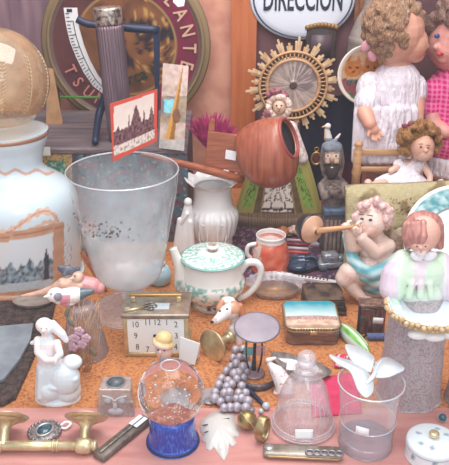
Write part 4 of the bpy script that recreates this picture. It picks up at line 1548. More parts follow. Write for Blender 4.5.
t.mk('base', prism([(x, y, 0) for x, y in rrect(wd, dp, 9)], (0, 0, top - 5), .8), M('smoky_brown_glass', '6E5248', .2, .3, coat=.4, noise_=(.12, '9A8478', .45, .7), stretch=(.5, .5, 3)))
lid_o = t.mk('lid', prism([(x, y, top - 5) for x, y in rrect(wd + 1, dp + 1, 9)], (0, 0, 4.5), .6), BRASS)
bm = bmesh.new()
oo = rrect(wd + 1.5, dp + 1.5, 9, 10)
L_ = [Vector((*p, top - 1.5)) for p in oo]
acc_ = []
for i in range(len(L_)):
    a_, b_ = L_[i], L_[(i + 1) % len(L_)]
    k = max(1, int((b_ - a_).length / 2.6))
    for j in range(k):
        acc_.append(a_.lerp(b_, j / k))
for p in acc_:
    join(bm, ball(1.2, p, seg=6))
t.mk('beading', bm, M('dark_brass_beads', '7A6450', .35, .7), parent=lid_o)


def pland(u, v, co, n):
    s = co.x / wd + .5
    tt = co.y / dp + .5
    q = fbm(co.x * .16, co.y * .16, 5)
    hz = .42
    if tt > hz:
        c = mixc('CFE4E2', '2E9FB4', (tt - hz) / (1 - hz) * 1.25 + q * .12)
        return c
    c = mixc('C79E86', 'E0CBB8', .5 + q * 1.2)
    if tt > hz - .14:
        c = mixc('8E6A64', 'D2AFA0', .5 + fbm(co.x * .6, co.y * .3, 7) * 1.6)
    if tt < .1:
        c = mixc(c, '8A6A5A', .5)
    return c


oo = rrect(wd - 1.5, dp - 1.5, 8, 8)
bm = bmesh.new()
for i in range(51):
    for j in range(51):
        bm.verts.new(((i / 50 - .5) * (wd - 1.5), (j / 50 - .5) * (dp - 1.5), top - .2 + 1.2 * (1 - (2 * i / 50 - 1) ** 2) * (1 - (2 * j / 50 - 1) ** 2)))
bm.verts.ensure_lookup_table()
hw = (wd - 1.5) / 2
for i in range(50):
    for j in range(50):
        cx, cy = abs((i + .5) / 50 - .5) * (wd - 1.5), abs((j + .5) / 50 - .5) * (dp - 1.5)
        if cx > hw - 8 and cy > hw - 8 and math.hypot(cx - hw + 8, cy - hw + 8) > 8:
            continue
        bm.faces.new((bm.verts[i * 51 + j], bm.verts[(i + 1) * 51 + j], bm.verts[(i + 1) * 51 + j + 1], bm.verts[i * 51 + j + 1]))
t.mk('lid_picture', bm, M('lacquered_picture', rough=.15, attr=True, coat=.5), paint=pland, parent=lid_o)
t.mk('clasp', box(7, 2, 4, .6, loc=(0, -dp / 2 - 1, top - 7)), BRASS, parent=lid_o)

# dark glass scent box with label
t = T('scent_box', 'dark brown glass scent box with small white label in front of the cherub', 'box', 370, 331)
t.mk('body', box(26, 15, 30, 1.6, loc=(0, 0, 0), rot=(0, 0, -6)), M('dark_brown_glass', '4A2E2E', .12, coat=.6, noise_=(.15, '7A5A52', .45, .7), stretch=(3, 1, .4)))
t.mk('lid', box(27, 16, 3.5, .8, loc=(0, 0, 30.3), rot=(0, 0, -6)), M('horn_lid', '8A6A5A', .3, noise_=(.2, '5A4038', .4, .6)))
t.mk('price_label', box(10, .4, 6.5, loc=(5, -8.4, 14), rot=(0, 0, -6)), LABEL)
t.mk('hinge_post', box(2, 2, 34, .4, loc=(-14, -7.5, 0), rot=(0, 0, -6)), NAVYM)
# spiral cord
t = T('spiral_cord', 'short coil of blue and white twisted cord in front of the scent box', 'cord', 376, 340)
t.mk('coil', tube([(-9 + i * .17, 3 * math.cos(i * .55), 4 + 3 * math.sin(i * .55)) for i in range(110)], .9, 6), M('blue_cord', '5F6E9A', .6))
t.mk('end', tube([(-9, 3, 4), (-17, -2, 1), (-22, -5, 1)], 1.1, 6), NAVYM)

# green glass ornament
t = T('glass_ornament', 'long green striped glass ornament with gilt tip beside the landscape box', 'ornament', 354, 341)
A_, B_ = t.Lz(340, 326, 7), t.Lz(368, 352, 4)
bm = tube([A_, A_.lerp(B_, .15), A_.lerp(B_, .45), A_.lerp(B_, .8), B_], [3.5, 6.5, 8, 6.5, 2.5], 20, sm=6)
gd = (B_ - A_).normalized()
gs_ = Vector((0, 0, 1)).cross(gd).normalized()


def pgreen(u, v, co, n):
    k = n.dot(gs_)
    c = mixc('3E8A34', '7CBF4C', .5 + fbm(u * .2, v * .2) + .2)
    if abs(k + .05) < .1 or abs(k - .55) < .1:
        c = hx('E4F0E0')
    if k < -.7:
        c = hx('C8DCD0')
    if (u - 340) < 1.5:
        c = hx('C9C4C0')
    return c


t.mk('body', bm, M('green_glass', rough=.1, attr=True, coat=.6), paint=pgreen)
t.mk('gilt_tip', tube([B_ - gd * 3, B_ + gd * 3], [3.2, 1.2], 12), GILT)

# small pale blue pot behind clock
t = T('blue_pot', 'tiny pale blue ceramic jug behind the brass clock', 'jug', 160, 283)
t.mk('body', lathe([(0, 0), (8, 0), (11.5, 6), (12, 12), (9, 18), (6, 20), (6.5, 23), (5, 23), (0, 18)], 36, sm=4), M('pale_blue_glaze', 'A9C8D4', .2, coat=.4))
t.mk('spout', tube([(-9, -2, 13), (-15, -3, 18), (-17, -3, 21)], [3, 2.2, 1.8], 10, sm=4), M('pale_blue_glaze', 'A9C8D4', .2, coat=.4))

# brass carriage clock
yf = 1.16
t = T('carriage_clock', 'brass carriage clock with square white dial and carrying handle', 'clock', 157, 357)
hc = t.h(314.5)
dc = (PZ(157, 292, hc * t.m).y - t.loc.y) / t.m
wt, wb = 66, 64
t.mk('case', box(60, dc - 3, hc - 8, .8, loc=(0, dc / 2, 4)), M('dark_clock_case', '6E5A4C', .4, .3))
t.mk('base', box(65, dc, 5, 1, loc=(0, dc / 2, 0)), BRASS)
t.mk('top_plate', box(67, dc + 2, 4.5, 1, loc=(0, dc / 2, hc - 4.5)), M('grey_brass_plate', 'B0A594', .3, .7, noise_=(.08, '8A8076', .4, .7)))
for x in (-30, 30):
    t.mk('corner_post', box(4.2, 4.2, hc - 8, .8, loc=(x, 1.6, 4.4)), BRASS)
dial_o = t.mk('dial', box(56, 1, hc - 11, .2, loc=(0, 1, 5.3)), M('white_clock_dial', 'E6EAE8', .35), smooth=False)
fc = (hc - 11) / 2 + 5.3
numm = M('numeral_ink', '4A525A', .5)
for s_, x, zq in (('10', -20, 13), ('11', -7.5, 15.5), ('12', 1.5, 15.5), ('1', 11, 15.5), ('2', 20, 13), ('9', -20, 0), ('3', 20, 0), ('8', -19, -13), ('7', -9, -16), ('6', 0, -16), ('5', 9, -16), ('4', 19, -13)):
    text(t, s_, 9.5, numm, (x, .35, fc + zq), (90, 0, 0), parent=dial_o, name='numeral', ext=.05, sx=.8)
t.mk('centre_pin', ball(2.1, (-1, .3, fc), (1, .5, 1), seg=10), NAVYM, parent=dial_o)
hz_ = hc
for x in (-24, 22):
    t.mk('handle_post', box(5, 5, 6, .8, loc=(x, dc / 2 + 4, hc)), BRASS)
t.mk('handle_bar', box(53, 4, 3.6, 1.2, loc=(-1, dc / 2 + 4, hc + 5)), M('worn_gilt_handle', 'A88450', .35, .7))
t.mk('glass_window', box(18, 12, .6, .1, loc=(4, dc / 2 - 7, hc)), M('top_glass_pane', 'AEBBC0', .08, coat=.5))
ck = t
t = T('clock_key', 'old brass key lying on top of the carriage clock', 'key', 140, 306, z=ck.loc.z + hc * ck.m)
t.mk('shaft', join(tube([t.Lz(124, 311, 1.2), t.Lz(144, 307.5, 1.2)], 1.4, 10), box(5, 3, 1.5, .2, loc=t.Lz(127, 309, .3))), BRASS)
c_ = t.Lz(150, 306, 1.2)
bm = bmesh.new()
for k in range(5):
    a_ = R(72 * k)
    join(bm, ring(2.6, .8, c_ + Vector((4 * math.cos(a_), 4.4 * math.sin(a_), 0)), n=16, seg=6))
t.mk('bow', bm, STEEL)

# porcelain dog
t = T('dog_figurine', 'white porcelain dog figurine with orange ears behind the grey mirror disc', 'figurine', 238, 337)
dg_ = [('e', 231, 309, -2, 10, 10, 9.5), ('c', [(226, 312, -8, 7), (218, 319, -15, 4.4), (214, 322, -17, 3.4)]), ('c', [(236, 316, 2, 7), (240, 330, 2, 10), (241, 338, 2, 11)]), ('c', [(232, 328, -6, 4), (230, 343, -9, 3.4)]), ('c', [(240, 330, -8, 4), (239, 343, -11, 3.4)]), ('e', 244, 341, 0, 12, 10, 5), ('e', 228, 300, -1, 7, 5, 3)]


def pdog(u, v, co, n):
    c = hx('ECE6E2')
    if u > 231 and v < 314 and v > 301:
        c = mixc('C98A62', 'DEB094', fbm(u * .2, v * .2) + .5)
    if u < 217 and v > 318:
        c = mixc('C9A494', 'E0D0C8', .4)
    return c


t.link('body', blob(t, dg_, .6, 3), PORCV, paint=pdog)
t.link('ear', blob(t, [('c', [(240, 306, -2, 3.5), (243, 316, -4, 4), (242, 322, -5, 2.8)])], .6, 2), M('orange_ear_glaze', 'C27C54', .25))
t.link('ear', blob(t, [('c', [(222, 302, -4, 3), (219, 308, -7, 3), (218, 312, -8, 2)])], .6, 2), M('orange_ear_glaze', 'C99072', .25))
face_bits(t, ((220, 311, -15), (227, 309, -15)), None, 1.3, '1E1A1A')
t.mk('nose', ball(1.8, t.L(212, 322, -20), (1, .8, .8), seg=10), BLACK)

# lying brass candlestick
t = T('brass_candlestick', 'small brass candlestick lying on its side beside the snow globe', 'candlestick', 224, 357)
bm = lathe([(0, 0), (15, 0), (16, 1.5), (15, 3.2), (11, 4.5), (10, 6), (5, 7.5), (3.5, 10), (5.5, 13), (3.6, 16), (4, 22), (6.5, 24), (7, 27), (4.5, 28), (4, 24), (0, 23)], 44, sm=3)
dv = Vector((-.62, -.70, .10)).normalized()
q_ = Vector((0, 0, 1)).rotation_difference(-dv).to_matrix().to_4x4()
bmesh.ops.transform(bm, matrix=Matrix.Translation(t.Lz(212, 346, 15)) @ q_, verts=bm.verts)
t.mk('body', bm, BRASS)

# grey disc on stand
t = T('stand_mirror', 'dusty oval grey mirror disc on a dark metal stand in front of the dog figurine', 'mirror', 254, 374)
dz = t.h(328)
dsk = lathe([(0, 0), (20, 0), (21.6, .6), (22, 1.4), (20, 1.8), (0, 1.8)], 56, sm=2)
t.mk('disc', xf(dsk, (t.L(257, 328).x, 0, dz), (14, 0, 0), (1.02, .92, 1)), M('dusty_mirror', '9C939C', .45, .3, noise_=(.05, '857C86', .35, .7)))
t.mk('stem', tube([(0, 0, 3), (0, 1, dz * .5), (2, 0, dz)], [2.4, 1.7, 1.9], 10, sm=4), DARKM)
t.mk('base', lathe([(0, 0), (10, 0), (10.5, 2), (6, 3.5), (2.4, 5)], 32, sm=2), M('rose_enamel_base', '8E7478', .4, .3))
bm = bmesh.new()
for x in (-8, 7):
    join(bm, tube([(x * .5, -2, 3), (x, -3, dz * .4), (x, -1, dz * .9)], .9, 8, sm=3))
t.mk('side_wires', bm, DARKM)
t.mk('enamel_tiles', join(box(9, 1, 9, .3, loc=(-6, -2.5, dz * .45)), box(9, 1, 11, .3, loc=(6, -2.5, dz * .45))), MATTV, paint=lambda u, v, c, n: '6E9A96' if c.x < 0 else 'C99A98')
# cuff bracelet
t = T('cuff_bracelet', 'dark grey metal cuff bracelet lying under the grey mirror disc', 'bracelet', 257, 380)
bm = lathe([(18, 0), (19.5, .5), (19.5, 7), (18, 7.5), (17, 7), (17, .5), (18, 0)], 40, cap=(False, False), ang=(R(-150), R(35)))
t.mk('band', bm, M('dark_pewter', '57535A', .4, .5, noise_=(.25, '8A848A', .5, .7)))
# glass-ended pin
t = T('hat_pin', 'dark hat pin with clear bead end lying below the cuff bracelet', 'pin', 257, 400)
t.mk('shaft', tube([t.Lz(243, 384, 3), t.Lz(253, 394, 3), t.Lz(264, 405, 3)], [3, 2.5, 1.8], 10, sm=3), NAVYM)
t.mk('bead', ball(4, t.Lz(266, 406, 4), seg=16), M('clear_bead', 'B9C0C8', .08, coat=.6))
t.mk('tip_bead', ball(2.6, t.Lz(261, 411, 2.6), seg=16), M('clear_bead', 'B9C0C8', .08, coat=.6))

# grape bunch
t = T('grape_bunch', 'bunch of dusty silver glass grapes beside the white leaf brooch', 'ornament', 232, 396)
bead_m = M('silvered_bead', 'B4ACB6', .12, .0, coat=.7, noise_=(.3, '8E8692', .4, .65))
b0 = t.mk('bead', ball(4.9, seg=16), bead_m)
spots = []
for row, (v, us) in enumerate(((351, (237, 244)), (358, (233, 240, 246)), (365, (229, 236, 243, 250)), (372, (226, 233, 240, 247)), (379, (222, 229, 236, 243)), (386, (219, 226, 233, 240)), (393, (216, 223, 230, 237, 244)), (400, (215, 222, 229, 236, 243, 249)), (406, (224, 231, 238, 245)))):
    for k, u in enumerate(us):
        spots.append((u + rnd.uniform(-2, 2), v + rnd.uniform(-2, 2), 4.9 + (5 if 0 < k < len(us) - 1 and row < 7 else 0) + rnd.uniform(0, 2)))
for i, (u, v, zq) in enumerate(spots):
    o = b0 if i == 0 else b0.copy()
    if i:
        COL.objects.link(o)
        o.parent = t.root
    o.location = t.Lz(u, v, zq)
    k = rnd.uniform(.85, 1.05)
    o.scale = (k, k, k)
t.mk('stem', tube([t.Lz(243, 350, 6), t.Lz(238, 372, 4), t.Lz(226, 404, 3)], 1.2, 8, sm=3), DARKM)
bm = bmesh.new()
for u, v, a_ in ((212, 400, 30), (246, 408, -20)):
    join(bm, ball(9, t.Lz(u, v, 2), (1, .7, .18), (0, 0, a_)))
t.mk('leaves', bm, M('pewter_leaf', '8D8A8E', .4, .4))
# grey card under grapes
t = T('grey_card', 'small grey square card lying under the grape bunch', 'card', 213, 396)
t.mk('card', box(24, 24, 1, .2, loc=(0, 0, 0), rot=(0, 0, 12)), M('grey_cardboard', '9A9090', .8), smooth=False)

# clown figurine with book
t = T('capped_figurine', 'small porcelain figurine in yellow cap peeping above the snow globe', 'figurine', 166, 386)


def pcap(u, v, co, n):
    if v < 346 + (u - 164) * .35:
        return mixc('E3C88E', 'D2B070', fbm(u * .2, v * .2) + .4)
    if v < 357 and u > 154:
        return 'E0BDAA'
    return mixc('C3CCD2', 'A9B4BE', fbm(u * .2, v * .2) + .4)


t.link('body', blob(t, [('e', 164, 350, 0, 9, 9, 9), ('e', 163, 343, 0, 11, 10, 5, (0, 15, 0)), ('e', 164, 338, 1, 8.5, 8, 7), ('e', 160, 352, -9, 1.6, 2, 1.6), ('c', [(165, 360, 0, 6), (165, 372, 0, 12), (166, 384, 0, 15)]), ('c', [(155, 366, -3, 4.5), (150, 378, -8, 4)]), ('c', [(176, 366, -3, 4.5), (182, 372, -8, 4)]), ('e', 167, 388, 0, 17, 13, 5)], .6, 3), PORCV, paint=pcap)
face_bits(t, ((158, 350, -8.5), (164.5, 350.5, -9.6)), (161, 356, -8.3), 1.1, '3A4A6A', 'B86A60')
t = T('white_card', 'blank white folded card standing between the yellow-capped figurine and the candlestick', 'card', 187, 366)
bm = prism([t.L(u, v, d) for u, v, d in ((180, 337, 2), (200, 344, 2), (195, 365, 0), (179, 362, 0))], (0, 1.2, 0))
bm = join(bm, prism([t.L(u, v, d) for u, v, d in ((180, 337, 4), (200, 344, 4), (198, 362, 14), (181, 358, 14))], (0, 1, 0)))
t.mk('card', bm, M('white_card', 'E2E8EA', .6), smooth=False)

# snow globe
t = T('snow_globe', 'clear snow globe on a glittering dark blue base at the front', 'snow globe', 173, 441)
zz = lambda v: t.h(v)
gz = zz(392)
k_ = (t.loc + Vector((0, 0, gz * t.m)) - CAM).dot(FW) / F / t.m
gr = 33.5 * k_
bt = gz - math.sqrt(gr * gr - 20 * 20)
t.mk('base', lathe([(0, 0), (25, 0), (25.5, 1), (25, 4), (23.5, 6), (22.5, bt * .6), (20, bt), (0, bt + .2)], 56, sm=4), M('blue_glitter_base', '123CA8', .22, .2, coat=.6, noise_=(.5, '4F86E4', .5, .72), stretch=(1, 1, .3)))
t.mk('base_ring', ring(25.2, 1.4, (0, 0, 2), n=48), M('near_black_blue', '141E44', .3))
gm_ = bpy.data.materials.new('globe_glass')
gm_.use_nodes = True
pb = gm_.node_tree.nodes['Principled BSDF']
pb.inputs['Transmission Weight'].default_value = 1
pb.inputs['Roughness'].default_value = .02
pb.inputs['IOR'].default_value = 1.45
pb.inputs['Base Color'].default_value = hx('F7EEEC')
prof = [(gr * math.sin(a_), gz - gr * math.cos(a_)) for a_ in [R(x) for x in range(0, 181, 5)]]
bm = lathe(prof, 72)
t.mk('globe', bm, gm_)
bm = bmesh.new()
for i in range(90):
    p = Vector((rnd.gauss(0, 1), rnd.gauss(0, 1), rnd.gauss(0, 1))).normalized() * gr * rnd.uniform(.3, .85)
    p.z = -abs(p.z) * .8 - 2
    join(bm, ball(rnd.uniform(.4, .8), p + Vector((0, 0, gz)), seg=5))
t.mk('snow_flakes', bm, M('snow_flake', 'E8E0DE', .6))['kind'] = 'stuff'
t.mk('top_ring', ring(9, .8, (0, 0, gz + math.sqrt(gr * gr - 81)), n=32), RIMW)
# inner figure
t.mk('inner_mound', lathe([(17, bt + .5), (18, bt + 3), (13, bt + 8), (6, bt + 11), (0, bt + 12)], 32, sm=3, fn=lambda th, i, r, z: (r * (1 + .12 * math.sin(th * 5 + i)), z)), M('rust_rock', '9A5A48', .7, noise_=(.2, 'C79A88', .45, .7)))

# ================================================================== LEFT FOREGROUND
# slate tray
t = T('slate_tray', 'dark rough-edged tray with grey slate slab at the foot of the lamp', 'tray', 10, 350)
outl = [(-14, 305), (56, 304), (52, 322), (40, 345), (29, 372), (16, 400), (4, 407), (-14, 408)]
t.mk('board', prism([t.Lz(u, v, 0) for u, v in outl], (0, 0, 6), .8), M('bark_board', '8A6E62', .85, noise_=(.15, '54484A', .35, .65), bump=(.3, .8, 1.5)), smooth=False)
t.mk('slab', prism([t.Lz(u, v, 6.2) for u, v in ((-14, 330), (34, 326), (31, 342), (20, 362), (4, 382), (-14, 388))], (0, 0, 4), .8), M('grey_slate', '8E979E', .6, noise_=(.06, '737A82', .35, .7)), smooth=False)
tray = t
t = T('oval_dish', 'flat grey-brown oval dish on the dark tray beside the bird figurines', 'dish', 33, 304, z=.011)
t.mk('dish', xf(lathe([(0, 0), (15, 0), (19, 3), (20, 5), (18.5, 5), (14, 2), (0, 1.5)], 40, sm=3), sc=(1, .62, 1)), M('taupe_glaze', '9A8C82', .4, noise_=(.1, '7C7068', .4, .7)))

# white shepherdess figurine
t = T('porcelain_woman', 'white bisque figurine of a bowing woman leaning over a rocky block', 'figurine', 58, 398)
wf = [('e', 46, 328, -3, 7, 7, 7), ('e', 44, 325, 0, 8, 8, 7), ('e', 43, 331, -10, 1.6, 1.8, 1.6), ('c', [(52, 325, 0, 5), (62, 334, 0, 4), (66, 340, 0, 2.8)]), ('c', [(47, 334, 0, 5), (48, 344, 0, 9), (48, 354, 0, 11), (50, 364, 0, 11)]),
      ('c', [(38, 340, -4, 4), (38, 352, -10, 3.8), (46, 360, -14, 3.4), (52, 360, -15, 3)]), ('c', [(57, 343, -4, 4), (60, 354, -10, 3.6), (54, 361, -14, 3)]), ('c', [(53, 361, -15, 1.2), (56, 362, -16, 1)]), ('c', [(53, 363, -15, 1.2), (56, 364, -16, 1)]), ('c', [(38, 341, 0, 3), (32, 343, 2, 2)]),
      ('c', [(49, 366, 0, 12), (48, 392, 0, 13)]), ('c', [(66, 368, 0, 10), (68, 390, 0, 13)]), ('e', 72, 362, -2, 10, 9, 7), ('e', 65, 378, -5, 15, 12, 19), ('e', 50, 388, -4, 13, 12, 13), ('e', 60, 372, -8, 8, 6, 5), ('e', 70, 378, -9, 9, 6, 5), ('e', 58, 398, 0, 23, 14, 6), ('e', 56, 386, -10, 10, 6, 4), ('c', [(42, 372, -8, 4), (41, 396, -10, 4.5)])]


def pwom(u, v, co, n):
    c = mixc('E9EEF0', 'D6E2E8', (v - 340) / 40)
    if 345 < v < 366 and u < 60:
        c = mixc(c, 'E9D4D2', .6)
    if v < 337 and u < 48 and v > 325:
        c = hx('EADFDA')
    return c


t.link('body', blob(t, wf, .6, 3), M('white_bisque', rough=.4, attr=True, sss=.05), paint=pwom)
face_bits(t, ((41.5, 328.5, -9.8), (46.5, 328.5, -10.2)), (43.5, 333.5, -9.6), .75, '8A8488', 'C9A09A')

# grey glass bell with flowers
t = T('glass_cloche', 'smoky grey bell-shaped glass vase behind the white bisque woman', 'vase', 86, 352)
ztop = t.h(304)
t.mk('bell', lathe([(21, 0), (22, 2), (21, 10), (18.5, ztop * .45), (15, ztop * .75), (12, ztop - 1), (0, ztop)], 48, sm=4, cap=(False, False)), GL_GREY)
t.mk('foot_rim', ring(21.6, 1, (0, 0, 1), n=48), GL_GREY)
t = T('flower_spray', 'spray of dried lilac flowers and straw leaning on the grey glass bell', 'flowers', 80, 370)
bm = bmesh.new()
for i in range(34):
    a_ = t.L(74 + rnd.uniform(-6, 16), 364, -2)
    a_.z = 1
    b_ = t.L(68 + rnd.uniform(0, 36), 306 + rnd.uniform(-8, 20), -4 + rnd.uniform(-6, 0))
    m_ = (a_ + b_) / 2 + Vector((rnd.uniform(-5, 5), -4, 0))
    join(bm, tube([a_, m_, b_], [.6, .5, .3], 5, sm=3))
t.mk('straw', bm, M('dry_straw', 'B58C68', .8, noise_=(.1, 'D2B292', .4, .7)))['kind'] = 'stuff'
for u, v in ((75, 338), (82, 344), (73, 347), (86, 338), (79, 331), (70, 340)):
    bm = bmesh.new()
    for k in range(5):
        a_ = R(72 * k)
        join(bm, ball(2.6, t.L(u, v, -15) + Vector((2.7 * math.cos(a_), -.4, 2.7 * math.sin(a_))), (1, .5, 1), seg=8))
    o = t.mk('blossom', bm, M('lilac_petal', 'C9A6BC', .6))
    t.mk('blossom_centre', ball(1.2, t.L(u, v, -17), seg=6), M('yellow_centre', 'B59A5A', .6), parent=o)
for k, (u, v) in enumerate(((70, 322), (72, 352), (93, 352), (67, 312))):
    t.mk('leaf', ball(6, t.L(u, v, -13), (.35, .2, 1), (0, (-30, 40, -25, 20)[k], 0)), M('dull_green_leaf', '6E7060', .7))

# birds
zb_ = .115
t = T('bird_figurine', 'pink porcelain bird with dark raised wing on the grey glass bell', 'figurine', 74, 290, z=zb_)
t.link('body', blob(t, [('c', [(84, 284, 0, 8.5), (92, 286, 0, 9), (99, 288, 0, 6)]), ('e', 78, 277, -3, 6, 6, 6), ('c', [(80, 286, -3, 7), (64, 284, 0, 7), (54, 289, 2, 5), (40, 293, 4, 3), (22, 296, 6, 1.4)]), ('c', [(73, 278, -6, 1.8), (69, 279, -9, .7)]), ('e', 84, 292, 0, 10, 7, 4)], .6, 3), PORCV,
       paint=lambda u, v, c, n: mixc('DDA49E', 'D68C90', fbm(u * .2, v * .2) + .5) if u > 82 else mixc('E3C3AE', 'CF9E88', fbm(u * .15, v * .3) + .5))
t.link('wing', blob(t, [('e', 67, 270, 3, 10, 3, 5, (0, 12, 0)), ('c', [(60, 267, 3, 2.4), (75, 273, 2, 3)]), ('c', [(64, 274, 2, 2.4), (78, 269, 2, 2.5)])], .6, 2), M('slate_wing_glaze', '545A68', .3, noise_=(.2, '8A8A92', .5, .7)))
face_bits(t, ((75, 276, -8.5),), None, .9, '1E1A1A')
t = T('bird_figurine', 'white porcelain bird with pink breast and grey cheek, nearer of the bird pair', 'figurine', 66, 304, z=zb_ - .012)
t.link('body', blob(t, [('e', 56, 295, -8, 9, 8, 7.5), ('c', [(60, 297, -6, 8), (74, 295, -4, 8.5), (84, 293, -2, 5), (92, 291, 0, 2.5)]), ('c', [(48, 296, -12, 2), (44, 297, -14, .8)]), ('e', 68, 302, -6, 9, 6, 3.5)], .6, 3), PORCV,
       paint=lambda u, v, c, n: '8A8490' if math.hypot(u - 58, v - 297) < 4.5 else ('D98FA0' if 60 < u < 70 and v > 295 else ('5A7078' if u > 80 else 'EDE8E6')))
face_bits(t, ((51, 294, -14.5),), None, .9, '1E1A1A')

# brass towel rail
t = T('towel_rail', 'polished brass towel rail with two round flanges lying along the front', 'rail', 40, 452)
zr_ = 8
xa, xb = t.Lz(-30, 450, zr_).x, t.Lz(82, 453, zr_).x
t.mk('bar', tube([(xa, 0, zr_), (xb, 0, zr_)], 5.2, 20), BRASS)
bm = bmesh.new()
for x in (-48 + 10, xb - 26, xb - 30):
    join(bm, xf(lathe([(5, -1.5), (6.4, -.8), (6.4, .8), (5, 1.5)], 24, cap=(False, False)), (x, 0, zr_), (0, 90, 0)))
t.mk('bar_beads', bm, BRASS)
bm = xf(lathe([(0, -9), (6, -8), (8, -5), (8.5, 0), (8, 5), (6, 8), (5, 9), (6, 11), (5, 13), (2.5, 14), (0, 14.3)], 30, sm=3), (xb, 0, zr_), (0, 90, 0))
t.mk('end_knob', bm, BRASS)
dirp = Vector((0, math.cos(R(36)), math.sin(R(36))))
q_ = Vector((0, 0, 1)).rotation_difference(dirp).to_matrix().to_4x4()
for x in (t.Lz(1, 450, zr_).x, xb):
    bm = lathe([(6, 0), (5, 6), (4.8, 14), (6, 19), (9, 22), (13, 24), (15, 25.5), (18, 26), (20.5, 27.5), (20.5, 29.5), (0, 29.5)], 40, sm=3)
    bmesh.ops.transform(bm, matrix=Matrix.Translation((x, 0, zr_)) @ q_, verts=bm.verts)
    t.mk('flange', bm, BRASS)

# brooch
t = T('brooch', 'oval filigree silver brooch with dark teal stone between the rail flanges', 'brooch', 45, 433)
bm = xf(lathe([(0, 0), (17, 0), (18, 1.5), (16, 3), (11, 4), (0, 4)], 40), sc=(1, 1, 1))
bm = join(bm, *[ball(2.1, (16 * math.cos(2 * PI * i / 22), 16 * math.sin(2 * PI * i / 22), 3), seg=8) for i in range(22)])
t.mk('setting', bm, M('filigree_silver', 'A39A98', .4, .6, noise_=(.3, '6A6264', .45, .6)))
t.mk('bezel', ring(9.5, 1.5, (0, 0, 4.5), sc=(.85, 1.05, 1), n=32), SILVER)
t.mk('stone', ball(9, (0, 0, 4), (.85, 1.05, .42)), M('teal_stone', '28525E', .1, coat=.6, noise_=(.2, '14323E', .4, .6)))
t.mk('tag_loop', tube([(10, 12, 3), (14, 18, 6), (19, 20, 4), (18, 13, 3), (13, 11, 3)], 1.3, 8, sm=4), LABEL)
t.root.rotation_euler = (0, 0, R(-25))
t.root.scale = tuple(s_ * .95 for s_ in t.root.scale)

# folding knife
t = T('folding_knife', 'closed grey-brown folding knife with white tag beside the snow globe base', 'knife', 122, 441)
A_, B_ = t.Lz(98, 461, 0), t.Lz(147, 421, 0)
ang_ = math.degrees(math.atan2(B_.y - A_.y, B_.x - A_.x))
ln = (B_ - A_).length
t.mk('handle', box(ln, 15, 7, 2.2, loc=(A_ + B_) / 2, rot=(0, 0, ang_)), M('horn_handle', '7A6E64', .4, .2, noise_=(.15, '564A44', .35, .65)))
t.mk('blade_back', box(ln * .9, 2, 2, .3, loc=(A_ + B_) / 2 + Vector((0, 0, 7)), rot=(0, 0, ang_)), STEEL)
t.mk('white_tag', box(17, 11, .6, .1, loc=A_.lerp(B_, .82) + Vector((0, 0, 8.4)), rot=(0, 0, ang_)), LABEL, smooth=False)

# crystal block
t = T('crystal_block', 'clear crystal cube with round hollow and carved owl face on its front', 'paperweight', 116, 417)
fz = t.h(391)
dpt = 24
gb = GLASS('crystal', tint='F2F4F6', haze=.25, hazecol='D4D8DC', dust=(.1, .4), base=.1, strong=1.0)
b_ = [(-19, 0, 0), (19, 0, 0), (17, dpt, 0), (-17, dpt, 0)]
tp_ = [(-16, 2, fz), (16, 2, fz), (14, dpt, fz), (-14, dpt, fz)]
bm = bmesh.new()
va = [bm.verts.new(p) for p in b_]
vb = [bm.verts.new(p) for p in tp_]
bm.faces.new(va[::-1])
bm.faces.new(vb)
for i in range(4):
    bm.faces.new((va[i], va[(i + 1) % 4], vb[(i + 1) % 4], vb[i]))
bmesh.ops.bevel(bm, geom=bm.edges[:], offset=1.2, segments=2, profile=.5, affect='EDGES')
t.mk('block', bm, gb, smooth=False)
t.mk('hollow_ring', join(ring(9.5, .9, (0, 14, fz + .4), n=36), xf(lathe([(0, 0), (8, 0), (9, .5)], 36), (0, 14, fz + .1))), M('frosted_hollow', '8C9096', .3, noise_=(.15, '6E7278', .4, .6)))
bm = join(ball(3.5, (-7, .5, fz * .62), (1, .4, 1)), ball(3.5, (7, .5, fz * .62), (1, .4, 1)), ball(3, (0, .2, fz * .42), (.8, .5, 1.5)), ball(8, (0, .8, fz * .2), (1, .25, .5)), tube([(-12, .4, fz * .8), (-4, .4, fz * .72), (0, .2, fz * .62), (4, .4, fz * .72), (12, .4, fz * .8)], 1, 8, sm=3))
t.mk('owl_relief', bm, M('frosted_relief', 'B9BCC2', .35))

# ================================================================== RIGHT AND FRONT
# leaf brooch
t = T('leaf_brooch', 'white carved leaf brooch with dark slits lying on the sill', 'brooch', 220, 434)
out = [(201, 420), (206, 417), (212, 412), (221, 411), (229, 412), (234, 415), (236, 423), (239, 431), (239, 437), (233, 437), (237, 444), (232, 447), (229, 444), (228, 454), (224, 461), (219, 455), (214, 447), (211, 451), (206, 449), (206, 443), (201, 441), (204, 436), (200, 432)]
bm = bmesh.new()
cv = bm.verts.new(t.Lz(219, 430, 0) + Vector((0, 0, 7)))
ov_ = [bm.verts.new(Vector((p.x, p.y, .8))) for p in (t.Lz(u, v, 0) for u, v in out)]
mid = [bm.verts.new(Vector((cv.co.x * .45 + o_.co.x * .55, cv.co.y * .45 + o_.co.y * .55, 5.2 if i % 2 else 4.2))) for i, o_ in enumerate(ov_)]
un = [bm.verts.new(Vector((o_.co.x, o_.co.y, 0))) for o_ in ov_]
k = len(ov_)
for i in range(k):
    j = (i + 1) % k
    bm.faces.new((ov_[i], ov_[j], mid[j], mid[i]))
    bm.faces.new((mid[i], mid[j], cv))
    bm.faces.new((un[i], un[j], ov_[j], ov_[i]))
bm.faces.new(un)
bmesh.ops.recalc_face_normals(bm, faces=bm.faces)
t.mk('leaf', bm, M('white_shell', 'D2CFCA', .35, coat=.2))
bm = bmesh.new()
